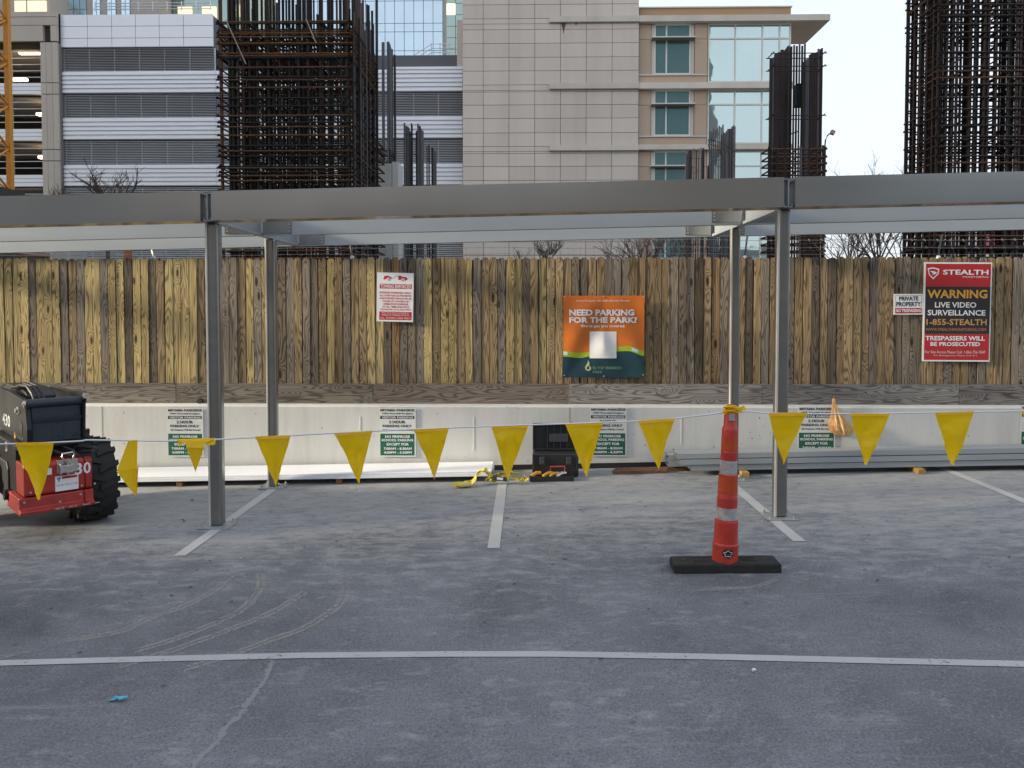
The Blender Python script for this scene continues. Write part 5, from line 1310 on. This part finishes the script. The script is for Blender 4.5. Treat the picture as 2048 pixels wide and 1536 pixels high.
# --- pale stone tower (centre)
tw = empty('stone_tower', (X_(1100, 50), 50, SITE), 0, 'windowless pale stone panelled tower in the centre', 'building')
YT = 50.0
def TX(px0, px1, py0, py1, ya, yb): return MB().box(X_(px0, YT), X_(px1, YT), ya, yb, Z_(py1, YT), Z_(py0, YT))
TX(926.3, 1274.7, -160, 640, YT + 0.06, YT + 20).build('wall_core', M_JOINT, tw)
cx = [926, 967, 1018, 1069, 1120, 1171, 1222, 1275]
ry = [-125, -98, -71, -45, -18, 9.5, 37.5, 48, 59.5, 87, 115, 142, 170, 181, 184, 210, 237, 266, 293, 303, 307, 333, 361, 388, 415, 426, 430, 457, 484, 511, 538]
for j in range(len(ry) - 1):
    for i in range(7):
        d = 0.0
        o = TX(cx[i] + 0.45, cx[i + 1] - 0.45, ry[j] + 0.45, ry[j + 1] - 0.45, YT - 0.03, YT + 0.06)
        o.build('stone_panel', M_STONE, tw, origin=(X_(cx[i], YT), YT, Z_(ry[j], YT)))
for (t0, t1) in ((35, 46.5), (168, 179.5), (292, 302.5), (415, 426)):
    TX(1098, 1275, t0, t1, YT - 0.22, YT - 0.032).build('ledge', M_STONE2, tw)
MB().add([(X_(1120.5, YT), YT - 0.034, Z_(47, YT)), (X_(1131, YT), YT - 0.034, Z_(47, YT)), (X_(1128, YT), YT - 0.034, Z_(58, YT)), (X_(1126, YT), YT - 0.034, Z_(70, YT)), (X_(1124, YT), YT - 0.034, Z_(58, YT))], [(4, 3, 2, 1, 0)]).build('rust_stain', plain('stain', (0.12, 0.09, 0.07), 0.9), tw)
MB().add([(X_(1148, YT), YT - 0.034, Z_(47, YT)), (X_(1153, YT), YT - 0.034, Z_(47, YT)), (X_(1150.5, YT), YT - 0.034, Z_(53, YT))], [(2, 1, 0)]).build('rust_stain', MATS['stain'], tw)
# --- tan building with teal windows
tb_ = empty('tan_building', (X_(1430, YT), YT, SITE), 0, 'tan stucco building with teal windows and a flat overhanging roof', 'building')
TX(1275.3, 1412, 45, 640, YT + 0.5, YT + 22).build('wall', M_TAN, tb_)
TX(1412, 1576, 45, 640, YT + 0.9, YT + 22).build('wall', M_TAN, tb_)
mb = MB(); x0 = X_(1275.3, YT); x1 = X_(1650, YT); za = Z_(47, YT); zb_ = Z_(35, YT)
mb.box(x0, x1, YT - 0.22, YT + 4.2, za, zb_); mb.build('roof_slab', M_STONE2, tb_)
mb = MB(); mb.box(X_(1277, YT), X_(1578, YT), YT + 0.3, YT + 16, zb_ + 0.004, Z_(15, YT)); mb.build('parapet', M_TAN2, tb_)
MB().box(X_(1276, YT), X_(1580, YT), YT + 0.22, YT + 16.1, Z_(15, YT) + 0.003, Z_(12.5, YT)).build('coping', M_STONE2, tb_)
for (t0, t1) in ((168, 180), (291, 301), (414, 426)):
    TX(1275.3, 1580, t0, t1, YT - 0.2, YT + 0.89).build('floor_band', M_STONE2, tb_)
def pane(parent, a, b_, t0, t1, Y, mat):
    x0, x1, z0, z1 = X_(a, YT), X_(b_, YT), Z_(t1, YT), Z_(t0, YT)
    o = MB().box(-(x1 - x0) / 2, (x1 - x0) / 2, -0.012, 0.012, -(z1 - z0) / 2, (z1 - z0) / 2).build('pane', mat, parent, local=True)
    o.location = Vector(((x0 + x1) / 2, Y, (z0 + z1) / 2)) - wl(parent); o.rotation_euler = (R(random.uniform(-.35, .35)), 0, R(random.uniform(-.35, .35)))
def window(a, b_, t0, t1, vs, hs, Y, mat):
    w = empty('window', (X_(a, YT) - 0, Y, Z_(t1, YT))); w.location = w.location - tb_.location; w.parent = tb_
    mb = MB(); fr = 0.045
    xs = [a] + vs + [b_]; ys = [t0] + hs + [t1]
    for x in xs: mb.box(X_(x, YT) - fr, X_(x, YT) + fr, Y - 0.06, Y + 0.06, Z_(t1, YT), Z_(t0, YT))
    for y in ys: mb.box(X_(a, YT) - fr, X_(b_, YT) + fr, Y - 0.065, Y + 0.065, Z_(y, YT) - fr, Z_(y, YT) + fr)
    mb.build('frame', M_WINFRAME, w)
    for i in range(len(xs) - 1):
        for j in range(len(ys) - 1): pane(w, xs[i], xs[i + 1], ys[j], ys[j + 1], Y + 0.01, mat)
    return w
for (t0, tr_, t1) in ((48.5, 78, 147), (181, 210, 270), (303, 333, 393), (427, 457, 517)):
    window(1308, 1378, t0, t1, [1331], [tr_], YT + 0.30, M_TEAL)
    window(1415, 1577, t0, t1 + 16, [1468, 1522, 1556], [tr_ - 1], YT + 0.32, M_PALEGL)
    # stucco panels round the window, light trim, sunshade
    for (a, b_) in ((1276, 1300), (1387, 1412)):
        TX(a, b_, t0 - 0.5, tr_ - 0.4, YT + 0.2, YT + 0.49).build('stucco_panel', M_TAN, tb_); TX(a, b_, tr_ + 0.4, t1 + 1, YT + 0.2, YT + 0.49).build('stucco_panel', M_TAN, tb_)
    for (a, b_) in ((1301, 1306.5), (1380, 1386)): TX(a, b_, t0 - 0.5, t1 + 1, YT + 0.26, YT + 0.49).build('jamb', M_STONE2, tb_)
    TX(1276, 1412, t1 + 1.6, t1 + 4.0, YT + 0.14, YT + 0.49).build('sill_band', M_STONE2, tb_)
    TX(1276, 1412, t1 + 4.4, t1 + 20.5, YT + 0.22, YT + 0.49).build('spandrel', M_TAN, tb_)
    TX(1300, 1386, tr_ - 0.4, tr_ + 1.6, YT - 0.30, YT + 0.235).build('sunshade', M_WINFRAME, tb_)
    TX(1300, 1386, tr_ + 1.7, tr_ + 2.5, YT - 0.28, YT + 0.235).build('sunshade_bracket', M_JOINT, tb_)
# --- glass towers far behind
gt = empty('glass_tower', (X_(820, 120), 120, SITE), 0, 'pale blue glass office tower rising behind the garage', 'building')
YG = 120.0
def GX(px0, px1, py0, py1, ya, yb): return MB().box(X_(px0, YG), X_(px1, YG), ya, yb, Z_(py1, YG), Z_(py0, YG))
GX(560, 895, -400, 660, YG + 0.3, YG + 40).build('core', plain('mullion_grey', (0.25, 0.28, 0.32), 0.5), gt)
vx = list(range(564, 900, 19)); hy = [-60, -17, 0, 45, 62, 100, 118, 156]
for i in range(len(vx) - 1):
    for j in range(len(hy) - 1):
        mb = GX(vx[i] + 0.5, vx[i + 1] - 0.5, hy[j] + 0.5, hy[j + 1] - 0.5, YG, YG + 0.25); o = mb.build('glass_panel', M_BLUEGL, gt, origin=(X_(vx[i], YG), YG, Z_(hy[j], YG)))
        o.rotation_euler = (R(random.uniform(-.15, .15)), 0, R(random.uniform(-.15, .15)))
gt2 = empty('glass_tower', (X_(912, 105), 105, SITE), 0, 'darker greenish glass tower with lit windows in the slit beside the stone tower', 'building')
YG = 105.0
GX(894, 960, -400, 660, YG + 0.3, YG + 30).build('core', MATS['mullion_grey'], gt2)
for (a, b_) in ((895, 912), (913, 930)):
    for j in range(7):
        t0 = -40 + 23 * j; GX(a, b_, t0, t0 + 22, YG, YG + 0.25).build('glass_panel', M_ROOMLIT if (a < 900 and j in (2,)) else M_GREENGL, gt2)
# --- pale and pink hoarding seen through the right cage
hb = empty('site_hoarding', (X_(1990, 40), 40, SITE), 0, 'white and pink site hoarding seen through the right rebar cage', 'hoarding')
for (a, b_, t0, t1, c) in ((1890, 1958, 440, 520, (0.6, 0.6, 0.62)), (1959, 1982, 452, 507, (0.55, 0.10, 0.20)), (1983, 2010, 452, 507, (0.6, 0.05, 0.14)), (2011, 2030, 452, 507, (0.42, 0.03, 0.14)), (2031, 2090, 440, 520, (0.55, 0.56, 0.6)), (1959, 2030, 507.5, 530, (0.62, 0.62, 0.63)), (1959, 2030, 440, 451.5, (0.62, 0.62, 0.63))):
    MB().box(X_(a, 40), X_(b_, 40) - 0.02, 40, 40.2, Z_(t1, 40), Z_(t0, 40)).build('hoarding_panel', paint(c), hb)
# --- tower crane mast at the left edge
cr = empty('crane_mast', (X_(0, 33), 33, SITE), 0, 'orange yellow lattice crane mast at the left edge', 'crane')
YC = 33.0
cxs = [X_(-20, YC), X_(-20, YC) - 1.5]
for xx in cxs:
    for yy in (YC, YC + 1.5): MB().box(xx - 0.11, xx + 0.11, yy - 0.11, yy + 0.11, Z_(368, YC), 20).build('mast_leg', M_CRANE, cr)
st_ = 1.95; z = Z_(368, YC); k = 0
while z < 19:
    for yy in (YC, YC + 1.5):
        q = MB(); a, b2 = (cxs[0], cxs[1]) if k % 2 == 0 else (cxs[1], cxs[0]); q.tube([(a, yy, z), (b2, yy, z + st_ / 2)], 0.055, 5); q.build('brace', M_CRANE, cr)
    for xx in cxs:
        q = MB(); q.tube([(xx, YC if k % 2 else YC + 1.5, z), (xx, YC + 1.5 if k % 2 else YC, z + st_ / 2)], 0.055, 5); q.build('brace', M_CRANE, cr)
    if k % 2 == 0:
        q = MB()
        for yy in (YC, YC + 1.5): q.tube([(cxs[0], yy, z), (cxs[1], yy, z)], 0.05, 5)
        q.build('cross_bar', M_CRANE, cr)
    z += st_ / 2; k += 1
MB().box(cxs[1] - 0.4, cxs[0] + 0.4, YC - 0.4, YC + 1.9, SITE, Z_(368, YC) - 0.003).build('mast_base', plain('dark_crane_base', (0.05, 0.045, 0.04), 0.8), cr)

# --- unseen building added at the photographer's back (gives the steel something to mirror and keeps the sky off the lane)
bk = empty('unseen_street_front', (0, -52, SITE), 0, 'unseen brown and grey street front added behind the photographer', 'building')
MB().box(-85, 22, -60, -45, SITE, 14).build('brick_wing', M_BRICK, bk)
MB().box(22.2, 80, -60, -45, SITE, 14).build('grey_wing', wallmat('blue_grey_facade', (0.20, 0.22, 0.25), 0.2, False, 0.2), bk)
MB().box(14, 45, -110, -80, SITE, 85).build('tower', MATS['blue_grey_facade'], bk)
for j in range(3):
    for i in range(32):
        xx = -83 + i * 5.05; zz = 1.0 + j * 4.2
        MB().box(xx, xx + 2.4, -45.0, -44.92, zz, zz + 2.4).build('window', M_GREENGL, bk)

# --- unseen blocks added out of frame at left to shape where the low sun falls
wg = empty('deck_sun_blocker', (-22, -8, 0), 0, 'unseen wing added left of the photographer to shade the near deck', 'building')
MB().box(-30, -15, -16, 3.4, -0.9, 12).build('wall', M_CONC, wg)  # unseen box, placed to hold the sun off the near deck
for j in range(3):
    MB().box(-28, -17, 3.4, 3.52, 1.5 + 3.4 * j, 3.0 + 3.4 * j).build('opening', M_DARKIN, wg)
hr = empty('facade_sun_blocker', (-75, 48, SITE), 0, 'unseen tall block added far left to keep sun off the garages', 'building')
MB().box(-90, -60, 22, 75, SITE, 62).build('wall', M_BEIGE, hr)  # unseen box, added so the far facades stay in shade
for j in range(15):
    MB().box(-60, -59.9, 23, 74, 2 + 4 * j, 4.2 + 4 * j).build('window_band', M_GREENGL, hr)
cc_ = empty('rebar_sun_blocker', (-25, 18, SITE), 0, 'unseen concrete block added at left to shade the rebar cages', 'building')
MB().box(-31, -20, 9.0, 25, SITE, 24).build('shaft', M_CONC, cc_)  # unseen box, added to block sun from the rebar cages
for j in range(5): MB().box(-20, -19.92, 15, 17.5, 1 + 4.2 * j, 3.6 + 4.2 * j).build('doorway', M_DARKIN, cc_)
